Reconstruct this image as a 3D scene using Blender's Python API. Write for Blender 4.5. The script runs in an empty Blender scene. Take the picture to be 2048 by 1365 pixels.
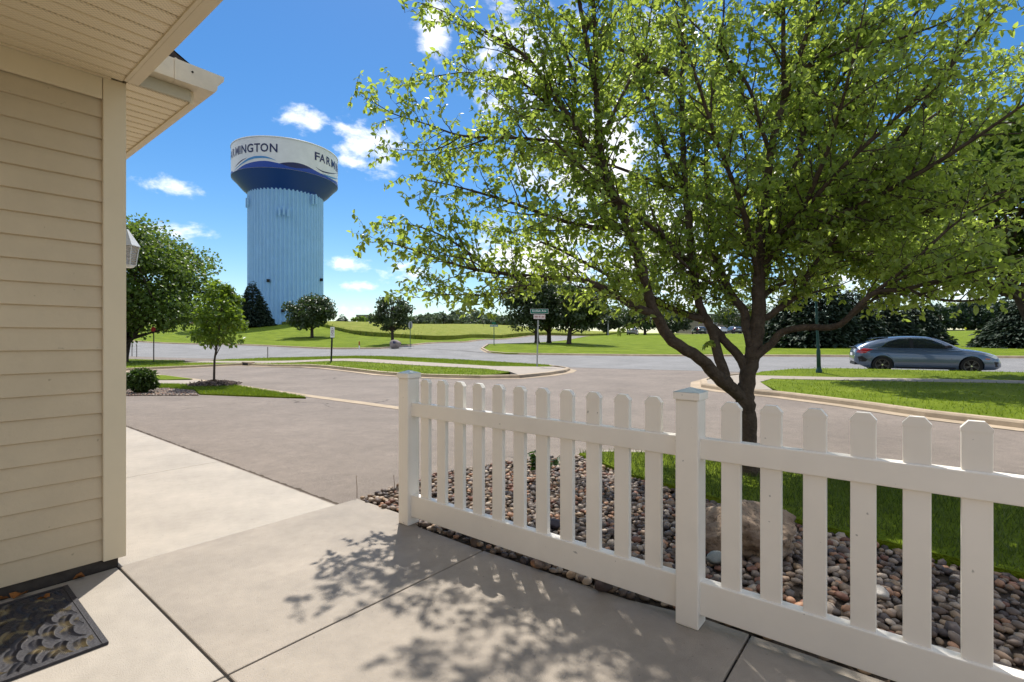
import bpy, bmesh, math, random
import numpy as np
from mathutils import Vector, Matrix
from mathutils.geometry import delaunay_2d_cdt

random.seed(7)
rng = np.random.default_rng(11)
D = bpy.data
SC = bpy.context.scene
COL = SC.collection
R = math.radians

# ------------------------------------------------------------------ camera
F, CX, HY, H = 1005.0, 1024.0, 678.0, 1.27      # focal length in photo pixels, principal column, horizon row, eye height
cam_d = D.cameras.new('camera'); cam = D.objects.new('camera', cam_d); COL.objects.link(cam)
cam.location = (0, 0, H); cam.rotation_euler = (R(90), 0, 0)
cam_d.sensor_width = 36.0; cam_d.lens = 36.0 * F / 2048.0
cam_d.shift_y = -(682.5 - HY) / 2048.0
cam_d.clip_start = 0.05; cam_d.clip_end = 6000
SC.camera = cam

# ------------------------------------------------------------------ sun, sky, exposure
SUN_EL = R(59.5); SUN_AZ = math.atan2(-0.165, 0.986)        # azimuth from +Y towards +X
sun_dir = Vector((math.sin(SUN_AZ) * math.cos(SUN_EL), math.cos(SUN_AZ) * math.cos(SUN_EL), math.sin(SUN_EL)))
sl = D.lights.new('sun', 'SUN'); sl.energy = 2.6; sl.angle = R(0.55); sl.color = (1.0, 0.955, 0.88)
so = D.objects.new('sun', sl); COL.objects.link(so)
so.rotation_euler = sun_dir.to_track_quat('Z', 'Y').to_euler(); so.location = (-5, 30, 60)

SC.view_settings.view_transform = 'Standard'; SC.view_settings.look = 'None'
SC.view_settings.exposure = 1.15; SC.view_settings.gamma = 1.0; SC.view_settings.use_curve_mapping = False
SC.cycles.use_denoising = True
SC.cycles.max_bounces = 6; SC.cycles.transparent_max_bounces = 8; SC.cycles.transmission_bounces = 4
SC.cycles.diffuse_bounces = 3; SC.cycles.glossy_bounces = 2
SC.cycles.sample_clamp_indirect = 6.0

def dirp(px, py):
    return Vector(((px - CX) / F, 1.0, (HY - py) / F)).normalized()

def make_world():
    w = D.worlds.new('World'); SC.world = w; w.use_nodes = True
    nt = w.node_tree; N = nt.nodes; L = nt.links; N.clear()
    out = N.new('ShaderNodeOutputWorld'); bg = N.new('ShaderNodeBackground'); bg.inputs['Strength'].default_value = 0.080
    sky = N.new('ShaderNodeTexSky'); sky.sky_type = 'NISHITA'; sky.sun_disc = False
    sky.sun_elevation = SUN_EL; sky.sun_rotation = SUN_AZ; sky.altitude = 280; sky.air_density = 1.0; sky.dust_density = 0.25; sky.ozone_density = 2.4
    hsv = N.new('ShaderNodeHueSaturation'); hsv.inputs['Saturation'].default_value = 1.33; hsv.inputs['Value'].default_value = 0.80
    L.new(sky.outputs[0], hsv.inputs['Color'])
    tc = N.new('ShaderNodeTexCoord')
    def math_(op, a, b=None, clamp=False):
        m = N.new('ShaderNodeMath'); m.operation = op; m.use_clamp = clamp
        for i, v in enumerate((a, b)):
            if v is None: continue
            if isinstance(v, (int, float)): m.inputs[i].default_value = v
            else: L.new(v, m.inputs[i])
        return m.outputs[0]
    def noise(scale, det=7, rough=0.6, dist=0.0):
        n = N.new('ShaderNodeTexNoise'); n.inputs['Scale'].default_value = scale; n.inputs['Detail'].default_value = det
        n.inputs['Roughness'].default_value = rough; n.inputs['Distortion'].default_value = dist
        mp = N.new('ShaderNodeMapping'); mp.inputs['Scale'].default_value = (1, 1, 1.7)
        L.new(tc.outputs['Generated'], mp.inputs[0]); L.new(mp.outputs[0], n.inputs['Vector']); return n.outputs['Fac']
    n1 = noise(13, 9, 0.62, 0.25)
    n2 = noise(34, 6, 0.6)
    nn = math_('ADD', math_('MULTIPLY', math_('SUBTRACT', n1, 0.5), 2.9), math_('MULTIPLY', math_('SUBTRACT', n2, 0.5), 1.0))
    def dot(v):
        d = N.new('ShaderNodeVectorMath'); d.operation = 'DOT_PRODUCT'; d.inputs[1].default_value = v
        L.new(tc.outputs['Generated'], d.inputs[0]); return d.outputs['Value']
    # centre column, row, half width, half height (photo pixels), weight of each cumulus in view
    blobs = [(737, 288, 88, 58, 1.25), (705, 322, 70, 24, 1.0), (612, 245, 50, 30, 1.1), (333, 374, 66, 23, 1.1), (358, 467, 60, 20, 1.05),
             (690, 527, 56, 19, 1.0), (707, 573, 50, 13, .9), (820, 545, 70, 30, .8), (866, 60, 42, 62, 1.1),
             (1040, 130, 120, 120, 1.0), (1180, 330, 170, 180, 1.25), (1090, 520, 190, 90, 1.3), (1330, 500, 190, 140, 1.3),
             (1600, 575, 300, 50, .8), (1330, 120, 90, 110, .8), (1950, 480, 170, 120, .8), (150, 520, 120, 60, .7), (520, 612, 260, 14, .5)]
    acc = None
    for (px, py, rx, ry, wt) in blobs:
        c = dirp(px, py); e1 = Vector((c.y, -c.x, 0)).normalized(); e2 = e1.cross(c)
        if e2.z < 0: e2 = -e2
        cb = N.new('ShaderNodeCombineXYZ'); L.new(dot(e1 * (F / rx / .9)), cb.inputs[0]); L.new(dot(e2 * (F / ry / .95)), cb.inputs[1])
        ln = N.new('ShaderNodeVectorMath'); ln.operation = 'LENGTH'; L.new(cb.outputs[0], ln.inputs[0])
        v = math_('MULTIPLY', math_('SUBTRACT', 1.15, ln.outputs['Value']), wt)
        acc = v if acc is None else math_('MAXIMUM', acc, v)
    # unseen clouds over the rest of the sky, made denser for white fill light
    g = N.new('ShaderNodeMapRange'); g.interpolation_type = 'SMOOTHSTEP'; g.inputs['From Min'].default_value = .60; g.inputs['From Max'].default_value = .74
    g.inputs['To Min'].default_value = 0.0; g.inputs['To Max'].default_value = 1.0; L.new(dot(dirp(1024, 430)), g.inputs['Value'])
    n0 = noise(4.2, 3, .5); fld = math_('MULTIPLY', math_('SUBTRACT', n0, .42), 7.0)
    mxa = N.new('ShaderNodeMix'); L.new(g.outputs[0], mxa.inputs['Factor']); L.new(fld, mxa.inputs[2]); L.new(acc, mxa.inputs[3]); acc = mxa.outputs[0]
    acc = math_('MAXIMUM', acc, -2.0)
    dens = math_('ADD', acc, nn)
    mr = N.new('ShaderNodeMapRange'); mr.interpolation_type = 'SMOOTHSTEP'; mr.inputs['From Min'].default_value = 0.25; mr.inputs['From Max'].default_value = 1.25
    L.new(dens, mr.inputs['Value'])
    # cloud tone: bright tops, slightly grey where dense and low
    ramp = N.new('ShaderNodeMapRange'); ramp.inputs['From Min'].default_value = 0.6; ramp.inputs['From Max'].default_value = 2.4
    ramp.inputs['To Min'].default_value = 8.6; ramp.inputs['To Max'].default_value = 7.0
    L.new(dens, ramp.inputs['Value'])
    cc = N.new('ShaderNodeCombineColor')
    L.new(ramp.outputs[0], cc.inputs[0]); L.new(ramp.outputs[0], cc.inputs[1]); L.new(math_('MULTIPLY', ramp.outputs[0], 1.0), cc.inputs[2])
    mx = N.new('ShaderNodeMix'); mx.data_type = 'RGBA'
    L.new(math_('MULTIPLY', mr.outputs[0], 0.95), mx.inputs['Factor']); L.new(hsv.outputs[0], mx.inputs[6]); L.new(cc.outputs[0], mx.inputs[7])
    L.new(mx.outputs[2], bg.inputs['Color']); L.new(bg.outputs[0], out.inputs['Surface'])
    w.cycles.sampling_method = 'MANUAL'; w.cycles.sample_map_resolution = 512
make_world()

# ------------------------------------------------------------------ helpers
AX = Vector((1244.0, -1005.0, 0)).normalized()          # along the fence (a), to the right and towards the camera
BX = Vector((-AX.y, AX.x, 0))                           # along the house wall (b), away from the camera
UX = Vector((-0.896, 0.444, 0)); NX = Vector((0.444, 0.896, 0))   # main road: along, across

def ab(a, b, z=0.0):
    p = AX * a + BX * b; return (p.x, p.y, z)
def st(s, t, z=0.0):
    p = NX * s + UX * t; return (p.x, p.y, z)
def P(px, py, z=0.0):                                    # ground point at height z that is seen in that photo pixel
    Z = F * (H - z) / (py - HY); return ((px - CX) / F * Z, Z, z)
def W(px, py, Z):
    return Vector(((px - CX) / F * Z, Z, H - (py - HY) / F * Z))

def tag(o, label=None, cat=None, group=None, kind=None):
    if label: o['label'] = label
    if cat: o['category'] = cat
    if group: o['group'] = group
    if kind: o['kind'] = kind
    return o

def thing(name, loc, label, cat, group=None):
    o = D.objects.new(name, None); COL.objects.link(o); o.location = loc; o.empty_display_size = 0.1
    return tag(o, label, cat, group)

def attach(o, parent):
    if parent is not None:
        o.parent = parent
        if parent.type == 'EMPTY': o.matrix_parent_inverse = Matrix.Translation(-Vector(parent.location))

def mk(name, verts, faces, mat, parent=None, smooth=False):
    me = D.meshes.new(name); me.from_pydata([tuple(v) for v in verts], [], [tuple(f) for f in faces])
    if mat is not None: me.materials.append(mat)
    if smooth: me.shade_smooth()
    me.update()
    o = D.objects.new(name, me); COL.objects.link(o); attach(o, parent); return o

def tri_mesh(name, V, T, mat, parent=None, smooth=False, rnd=None):
    V = np.ascontiguousarray(V, dtype=np.float32); T = np.ascontiguousarray(T, dtype=np.int32)
    me = D.meshes.new(name); me.vertices.add(len(V)); me.vertices.foreach_set('co', V.ravel())
    me.loops.add(T.size); me.loops.foreach_set('vertex_index', T.ravel())
    me.polygons.add(len(T)); me.polygons.foreach_set('loop_start', np.arange(0, T.size, T.shape[1], dtype=np.int32))
    me.polygons.foreach_set('loop_total', np.full(len(T), T.shape[1], dtype=np.int32))
    if rnd is not None:
        at = me.attributes.new('rnd', 'FLOAT', 'FACE'); at.data.foreach_set('value', np.ascontiguousarray(rnd, dtype=np.float32))
    me.update(calc_edges=True)
    if smooth: me.shade_smooth()
    if mat is not None: me.materials.append(mat)
    o = D.objects.new(name, me); COL.objects.link(o); attach(o, parent); return o

class MB:
    def __init__(s): s.v = []; s.f = []
    def add(s, v, f):
        n = len(s.v); s.v += [tuple(p) for p in v]; s.f += [tuple(i + n for i in q) for q in f]; return s
    def hexa(s, c):                                       # 8 corners, bottom ring then top ring
        return s.add(c, [(3, 2, 1, 0), (4, 5, 6, 7), (0, 1, 5, 4), (1, 2, 6, 5), (2, 3, 7, 6), (3, 0, 4, 7)])
    def box(s, x0, x1, y0, y1, z0, z1):
        return s.hexa([(x0, y0, z0), (x1, y0, z0), (x1, y1, z0), (x0, y1, z0), (x0, y0, z1), (x1, y0, z1), (x1, y1, z1), (x0, y1, z1)])
    def abbox(s, a0, a1, b0, b1, z0, z1):
        q = [(a0, b0), (a1, b0), (a1, b1), (a0, b1)]
        return s.hexa([ab(a, b, z0) for a, b in q] + [ab(a, b, z1) for a, b in q])
    def prism(s, ring0, ring1, cap=True):
        n = len(ring0); f = [(i, (i + 1) % n, n + (i + 1) % n, n + i) for i in range(n)]
        if cap: f += [tuple(range(n - 1, -1, -1)), tuple(range(n, 2 * n))]
        return s.add(list(ring0) + list(ring1), f)
    def tube(s, pts, rad, sides=8, cap=True):
        pts = [Vector(p) for p in pts]; n = len(pts); base = len(s.v)
        if isinstance(rad, (int, float)): rad = [rad] * n
        nrm = None
        for i, p in enumerate(pts):
            t = (pts[min(i + 1, n - 1)] - pts[max(i - 1, 0)])
            if t.length < 1e-9: t = Vector((0, 0, 1))
            t.normalize()
            if nrm is None:
                nrm = t.orthogonal().normalized()
            else:
                nrm = nrm - t * nrm.dot(t)
                if nrm.length < 1e-6: nrm = t.orthogonal()
                nrm.normalize()
            bn = t.cross(nrm)
            for k in range(sides):
                a = 2 * math.pi * k / sides
                s.v.append(tuple(p + (nrm * math.cos(a) + bn * math.sin(a)) * rad[i]))
        for i in range(n - 1):
            for k in range(sides):
                k2 = (k + 1) % sides
                s.f.append((base + i * sides + k, base + i * sides + k2, base + (i + 1) * sides + k2, base + (i + 1) * sides + k))
        if cap:
            s.f.append(tuple(base + k for k in range(sides - 1, -1, -1))); s.f.append(tuple(base + (n - 1) * sides + k for k in range(sides)))
        return s
    def lathe(s, prof, c=(0, 0, 0), sides=16):            # prof: (radius, z)
        base = len(s.v)
        for (r, z) in prof:
            for k in range(sides):
                a = 2 * math.pi * k / sides
                s.v.append((c[0] + r * math.cos(a), c[1] + r * math.sin(a), c[2] + z))
        for i in range(len(prof) - 1):
            for k in range(sides):
                k2 = (k + 1) % sides
                s.f.append((base + i * sides + k, base + i * sides + k2, base + (i + 1) * sides + k2, base + (i + 1) * sides + k))
        return s
    def build(s, name, mat, parent=None, smooth=False, bevel=0.0):
        o = mk(name, s.v, s.f, mat, parent, smooth)
        if bevel > 0:
            m = o.modifiers.new('bevel', 'BEVEL'); m.width = bevel; m.segments = 2; m.limit_method = 'ANGLE'; m.angle_limit = R(40)
        return o

# ------------------------------------------------------------------ materials
MATS = {}
def nodes_mat(name):
    m = D.materials.new(name); m.use_nodes = True
    return m, m.node_tree.nodes, m.node_tree.links, m.node_tree.nodes['Principled BSDF']

def mat(name, col, rough=0.6, var=0.12, scale=6.0, bump=0.0, bscale=60.0, spec=0.3, metal=0.0, col2=None, coat=0.0, big=None, specks=None):
    """plain procedural surface: colour, mottling by noise, fine bump; big = (scale, amount) of broad stains"""
    if name in MATS: return MATS[name]
    m, N, L, b = nodes_mat(name)
    b.inputs['Roughness'].default_value = rough; b.inputs['Specular IOR Level'].default_value = spec; b.inputs['Metallic'].default_value = metal
    b.inputs['Coat Weight'].default_value = coat
    tc = N.new('ShaderNodeTexCoord')
    nz = N.new('ShaderNodeTexNoise'); nz.inputs['Scale'].default_value = scale; nz.inputs['Detail'].default_value = 6; nz.inputs['Roughness'].default_value = .65
    L.new(tc.outputs['Object'], nz.inputs['Vector'])
    rp = N.new('ShaderNodeValToRGB'); L.new(nz.outputs['Fac'], rp.inputs['Fac'])
    c = Vector(col); c2 = Vector(col2) if col2 else c * (1 + var)
    lo = c * (1 - var) if not col2 else c
    rp.color_ramp.elements[0].position = .3; rp.color_ramp.elements[1].position = .7
    rp.color_ramp.elements[0].color = (*lo, 1); rp.color_ramp.elements[1].color = (*c2, 1)
    colout = rp.outputs['Color']
    if big:
        n3 = N.new('ShaderNodeTexNoise'); n3.inputs['Scale'].default_value = big[0]; n3.inputs['Detail'].default_value = 5; n3.inputs['Roughness'].default_value = .6
        L.new(tc.outputs['Object'], n3.inputs['Vector'])
        mr = N.new('ShaderNodeMapRange'); mr.inputs['From Min'].default_value = .3; mr.inputs['From Max'].default_value = .7
        mr.inputs['To Min'].default_value = 1 - big[1]; mr.inputs['To Max'].default_value = 1 + big[1] * .6
        L.new(n3.outputs['Fac'], mr.inputs['Value'])
        mm = N.new('ShaderNodeVectorMath'); mm.operation = 'SCALE'; L.new(colout, mm.inputs[0]); L.new(mr.outputs[0], mm.inputs['Scale'])
        colout = mm.outputs[0]
    if specks:                                             # small dark marks: dirt, pits, splashes
        n4 = N.new('ShaderNodeTexNoise'); n4.inputs['Scale'].default_value = specks[0]; n4.inputs['Detail'].default_value = 2; L.new(tc.outputs['Object'], n4.inputs['Vector'])
        m4 = N.new('ShaderNodeMapRange'); m4.inputs['From Min'].default_value = specks[1]; m4.inputs['From Max'].default_value = specks[1] + .035
        m4.inputs['To Min'].default_value = 1.0; m4.inputs['To Max'].default_value = specks[2]; L.new(n4.outputs['Fac'], m4.inputs['Value'])
        s4 = N.new('ShaderNodeVectorMath'); s4.operation = 'SCALE'; L.new(colout, s4.inputs[0]); L.new(m4.outputs[0], s4.inputs['Scale']); colout = s4.outputs[0]
    L.new(colout, b.inputs['Base Color'])
    if bump > 0:
        n2 = N.new('ShaderNodeTexNoise'); n2.inputs['Scale'].default_value = bscale; n2.inputs['Detail'].default_value = 4
        L.new(tc.outputs['Object'], n2.inputs['Vector'])
        bp = N.new('ShaderNodeBump'); bp.inputs['Strength'].default_value = bump; bp.inputs['Distance'].default_value = .02
        L.new(n2.outputs['Fac'], bp.inputs['Height']); L.new(bp.outputs[0], b.inputs['Normal'])
    MATS[name] = m; return m

def leaf_mat(name, c_dark, c_light, trans, rough=.45, tmix=.45, spec=.35):
    if name in MATS: return MATS[name]
    m, N, L, b = nodes_mat(name); out = N['Material Output']
    b.inputs['Roughness'].default_value = rough; b.inputs['Specular IOR Level'].default_value = spec
    at = N.new('ShaderNodeAttribute'); at.attribute_name = 'rnd'
    rp = N.new('ShaderNodeMix'); rp.data_type = 'RGBA'; L.new(at.outputs['Fac'], rp.inputs['Factor'])
    rp.inputs[6].default_value = (*c_dark, 1); rp.inputs[7].default_value = (*c_light, 1)
    L.new(rp.outputs[2], b.inputs['Base Color'])
    tr = N.new('ShaderNodeBsdfTranslucent')
    t2 = N.new('ShaderNodeMix'); t2.data_type = 'RGBA'; L.new(at.outputs['Fac'], t2.inputs['Factor'])
    t2.inputs[6].default_value = (*(Vector(trans) * .72), 1); t2.inputs[7].default_value = (*trans, 1)
    L.new(t2.outputs[2], tr.inputs['Color'])
    mx = N.new('ShaderNodeMixShader'); mx.inputs['Fac'].default_value = tmix
    L.new(b.outputs[0], mx.inputs[1]); L.new(tr.outputs[0], mx.inputs[2]); L.new(mx.outputs[0], out.inputs['Surface'])
    MATS[name] = m; return m

def asphalt(name, col, crack=True):
    m, N, L, b = nodes_mat(name); b.inputs['Roughness'].default_value = .85; b.inputs['Specular IOR Level'].default_value = .25
    tc = N.new('ShaderNodeTexCoord')
    def nz(s, d=5, r=.6):
        n = N.new('ShaderNodeTexNoise'); n.inputs['Scale'].default_value = s; n.inputs['Detail'].default_value = d; n.inputs['Roughness'].default_value = r
        L.new(tc.outputs['Object'], n.inputs['Vector']); return n.outputs['Fac']
    def mr(v, a, b2, c, d):
        q = N.new('ShaderNodeMapRange'); L.new(v, q.inputs['Value'])
        for k, x in zip(('From Min', 'From Max', 'To Min', 'To Max'), (a, b2, c, d)): q.inputs[k].default_value = x
        return q.outputs[0]
    def mul(a, b2):
        q = N.new('ShaderNodeMath'); q.operation = 'MULTIPLY'; L.new(a, q.inputs[0]); L.new(b2, q.inputs[1]); return q.outputs[0]
    grain = mr(nz(120, 3, .85), .32, .68, .55, 1.45); mid = mr(nz(7, 6, .75), .3, .7, .86, 1.13); big = mr(nz(.5, 5, .7), .3, .7, .80, 1.13)
    v = mul(mul(grain, mid), big)
    if crack:
        vo = N.new('ShaderNodeTexVoronoi'); vo.feature = 'DISTANCE_TO_EDGE'; vo.inputs['Scale'].default_value = .13
        wn = N.new('ShaderNodeTexNoise'); wn.inputs['Scale'].default_value = 1.2; wn.inputs['Detail'].default_value = 6
        L.new(tc.outputs['Object'], wn.inputs['Vector'])
        va = N.new('ShaderNodeVectorMath'); va.operation = 'MULTIPLY_ADD'; va.inputs[1].default_value = (1.1, 1.1, 1.1)
        L.new(wn.outputs['Color'], va.inputs[0]); L.new(tc.outputs['Object'], va.inputs[2]); L.new(va.outputs[0], vo.inputs['Vector'])
        cr = mr(vo.outputs['Distance'], .0010, .0030, .38, 1.0)
        gate = mr(nz(.35, 3), .50, .56, 0, 1)                       # only some cracks have opened
        g2 = N.new('ShaderNodeMix'); L.new(gate, g2.inputs['Factor']); g2.inputs[2].default_value = 1.0; L.new(cr, g2.inputs[3])
        v = mul(v, g2.outputs[0])
    sc = N.new('ShaderNodeVectorMath'); sc.operation = 'SCALE'; sc.inputs[0].default_value = col; L.new(v, sc.inputs['Scale'])
    L.new(sc.outputs[0], b.inputs['Base Color'])
    bp = N.new('ShaderNodeBump'); bp.inputs['Strength'].default_value = .5; bp.inputs['Distance'].default_value = .006
    L.new(nz(190, 3, .8), bp.inputs['Height']); L.new(bp.outputs[0], b.inputs['Normal'])
    MATS[name] = m; return m

def grass_mat(name, c1, c2, c3):
    m, N, L, b = nodes_mat(name); b.inputs['Roughness'].default_value = .9; b.inputs['Specular IOR Level'].default_value = .1
    tc = N.new('ShaderNodeTexCoord')
    n1 = N.new('ShaderNodeTexNoise'); n1.inputs['Scale'].default_value = .8; n1.inputs['Detail'].default_value = 7; L.new(tc.outputs['Object'], n1.inputs['Vector'])
    n2 = N.new('ShaderNodeTexNoise'); n2.inputs['Scale'].default_value = 14; n2.inputs['Detail'].default_value = 6; n2.inputs['Roughness'].default_value = .75; L.new(tc.outputs['Object'], n2.inputs['Vector'])
    mx = N.new('ShaderNodeMath'); mx.operation = 'MULTIPLY_ADD'; mx.inputs[1].default_value = .42; L.new(n2.outputs['Fac'], mx.inputs[0])
    m2 = N.new('ShaderNodeMath'); m2.operation = 'MULTIPLY'; m2.inputs[1].default_value = .58; L.new(n1.outputs['Fac'], m2.inputs[0]); L.new(m2.outputs[0], mx.inputs[2])
    rp = N.new('ShaderNodeValToRGB'); L.new(mx.outputs[0], rp.inputs['Fac'])
    e = rp.color_ramp.elements; e[0].position = .33; e[0].color = (*c1, 1); e[1].position = .66; e[1].color = (*c3, 1)
    k = e.new(.5); k.color = (*c2, 1)
    L.new(rp.outputs['Color'], b.inputs['Base Color'])
    n3 = N.new('ShaderNodeTexNoise'); n3.inputs['Scale'].default_value = 45; n3.inputs['Detail'].default_value = 5; L.new(tc.outputs['Object'], n3.inputs['Vector'])
    bp = N.new('ShaderNodeBump'); bp.inputs['Strength'].default_value = .9; bp.inputs['Distance'].default_value = .05
    L.new(n3.outputs['Fac'], bp.inputs['Height']); L.new(bp.outputs[0], b.inputs['Normal'])
    MATS[name] = m; return m

M_concrete = mat('concrete', (.330, .278, .220), .58, .08, 13, .3, 190, spec=.42, big=(1.3, .26), specks=(55, .71, .55))
M_concrete2 = mat('concrete_pale', (.40, .348, .285), .58, .07, 13, .28, 190, spec=.42, big=(1.6, .17), specks=(70, .72, .6))
M_kerb = mat('kerb_concrete', (.43, .335, .23), .85, .16, 4, .3, 90, big=(.7, .2))
M_walk = mat('sidewalk_concrete', (.34, .29, .235), .85, .12, 4, .2, 90)
M_drive = asphalt('driveway_asphalt', (.215, .177, .147))
M_road = asphalt('road_asphalt', (.220, .214, .208), False)
M_soil = mat('soil', (.075, .055, .04), .95, .3, 20, .6, 60)
M_lawn = grass_mat('lawn', (.085, .125, .006), (.145, .20, .010), (.205, .255, .022))
M_field = grass_mat('field_grass', (.15, .18, .02), (.20, .225, .03), (.27, .26, .06))
M_blade = leaf_mat('grass_blade', (.10, .15, .008), (.18, .24, .022), (.26, .36, .02), .5, .4)
M_vinyl = mat('white_vinyl', (.89, .83, .74), .38, .02, 3, .0, spec=.45, big=(2.2, .06), specks=(34, .75, .55))
M_siding = mat('tan_siding', (.61, .50, .34), .55, .03, 3, .12, 40, spec=.3, big=(1.5, .06), specks=(26, .73, .7))
M_trim = mat('cream_trim', (.76, .65, .46), .5, .03, 4, .0, spec=.35)
M_gutter = mat('almond_gutter', (.74, .65, .50), .4, .05, 7, spec=.45, big=(9, .1))
M_dark = mat('dark_gap', (.02, .018, .016), .9)
M_shingle = mat('dark_shingle', (.05, .042, .04), .95, .3, 30, .5, 80)
M_bark = mat('bark', (.085, .064, .047), .95, .35, 14, .9, 38, spec=.1)
M_bark2 = mat('bark_far', (.07, .055, .045), .95, .3, 6, .5, 20, spec=.1)
M_black = mat('black_metal', (.012, .012, .014), .45)
M_greenmetal = mat('green_metal', (.012, .055, .045), .45, .1)
M_galv = mat('galvanised', (.36, .36, .35), .5, .1, 10, metal=.5)
# ------------------------------------------------------------------ terrain height (road level; lawns lie a kerb higher)
KH = 0.10
def sline(px, s):                                        # depth at which column px meets the line s on the main road grid
    q = (px - CX) / F; return s / (NX.x * q + NX.y)
ctl = []
def c_px(px, py, Z, off=0.0): p = W(px, py, Z); ctl.append((p.x, p.y, p.z - off))
for a in (-9, -6, -3, 0, 3):
    for b in (-4, -1, 1, 2.2): x, y, _ = ab(a, b); ctl.append((x, y, -0.012))
for a in (-14, -10, -6, -3, 0, 4):
    x, y, _ = ab(a, 4.2); ctl.append((x, y, -0.05)); x, y, _ = ab(a, 6.5); ctl.append((x, y, -0.085))
for a in (-24, -16, -8, 0, 6, 10):
    x, y, _ = ab(a, 9); ctl.append((x, y, -0.10)); x, y, _ = ab(a, 11.6); ctl.append((x, y, -0.085))
for px, py in ((250, 712), (680, 715), (934, 723), (1111, 733)): c_px(px, py, sline(px, 22.7), .03)
for px in (1300, 1560, 1850, 2048, 2400): p = W(px, 700, sline(px, 22.7)); ctl.append((p.x, p.y, -.10))
for px, py in ((300, 686), (500, 691), (680, 698.7), (967, 707.6), (1200, 711), (1500, 712.5), (2048, 716), (2500, 718)): c_px(px, py, sline(px, 34), .05)
for px, py in ((680, 719.5), (934, 733)): c_px(px, py, sline(px, 18.35), KH)
for px, z in ((1560, -.08), (1850, -.03), (2048, .0), (2400, 0)): p = W(px, 700, sline(px, 18.35)); ctl.append((p.x, p.y, z))
for px, py, Z in ((822, 692, 47), (934, 686, 60), (1010, 680, 75), (1061, 676, 85), (1137, 673, 100), (1200, 673, 115), (963, 697, 41.5), (997, 690, 52), (1137, 681, 72)): c_px(px, py, Z)
for px, py, Z in ((1074, 686, 50), (1136, 690, 47), (1250, 670, 90), (1480, 668, 90), (1400, 690, 52), (1900, 667, 85), (1700, 695, 37), (2000, 697, 33), (2300, 690, 40),
                  (330, 650, 98), (570, 649, 90), (450, 665, 75), (620, 676, 62), (785, 691, 46), (640, 652, 76), (700, 667, 68), (790, 675, 58), (860, 680, 56), (940, 675, 66), (1060, 668, 85),
                  (700, 652, 120), (900, 652, 140), (1000, 653, 140), (150, 650, 100), (-200, 655, 90)): c_px(px, py, Z, KH)
for az in (-60, -40, -20, -5, 10, 25, 40, 60):
    for d, z in ((170, 5.2 if az < 5 else 3.2), (400, 5.4 if az < 5 else 3.6), (1500, 6)): ctl.append((d * math.sin(R(az)), d * math.cos(R(az)), z))
for az in (110, 150, 180, -150, -110):
    for d in (15, 60, 400, 1500): ctl.append((d * math.sin(R(az)), d * math.cos(R(az)), 0))
ctl = np.array(ctl)
def feat(x, y):
    r = np.hypot(x, y) + 4.0
    return np.stack([x / r * 1.6, y / r * .8, np.log(r)], -1)
_CF = feat(ctl[:, 0], ctl[:, 1]); _c2 = 0.12 ** 2
def _phi(A, B): return np.sqrt(((A[:, None, :] - B[None, :, :]) ** 2).sum(-1) + _c2)
_n = len(ctl); _K = np.zeros((_n + 1, _n + 1)); _K[:_n, :_n] = _phi(_CF, _CF) - np.eye(_n) * .004; _K[:_n, _n] = 1; _K[_n, :_n] = 1
_wt = np.linalg.solve(_K, np.append(ctl[:, 2], 0))
def zfs(X, Y):
    X = np.asarray(X, float); Y = np.asarray(Y, float); o = np.empty(len(X))
    for i in range(0, len(X), 20000):
        o[i:i + 20000] = _phi(feat(X[i:i + 20000], Y[i:i + 20000]), _CF) @ _wt[:_n] + _wt[_n]
    return o
def zf(x, y): return float(zfs([x], [y])[0])

def inpoly(X, Y, poly):
    ins = np.zeros(len(X), bool); n = len(poly)
    for i in range(n):
        x1, y1 = poly[i][:2]; x2, y2 = poly[(i + 1) % n][:2]
        if y1 == y2: continue
        c = ((y1 > Y) != (y2 > Y)) & (X < (x2 - x1) * (Y - y1) / (y2 - y1) + x1)
        ins ^= c
    return ins
_gr = []
for k in range(150):
    r = 1.2 * 1.055 ** k
    if r > 3000: break
    m = 130 if r < 300 else 90
    for j in range(m):
        az = math.pi * 2 * (j + .5 * (k % 2)) / m; _gr.append((r * math.sin(az), r * math.cos(az)))
_gr = np.array(_gr)

def resample(poly, closed=True):
    out = []; n = len(poly)
    for i in range(n if closed else n - 1):
        p = Vector(poly[i][:2]); q = Vector(poly[(i + 1) % n][:2]); d = (q - p).length
        step = max(.25, .06 * min(p.length, q.length)); k = max(1, int(d / step)) if d < 4000 else 40
        k = min(k, 120)
        for j in range(k): out.append(tuple(p.lerp(q, j / k)))
    if not closed: out.append(tuple(poly[-1][:2]))
    return out

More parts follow.
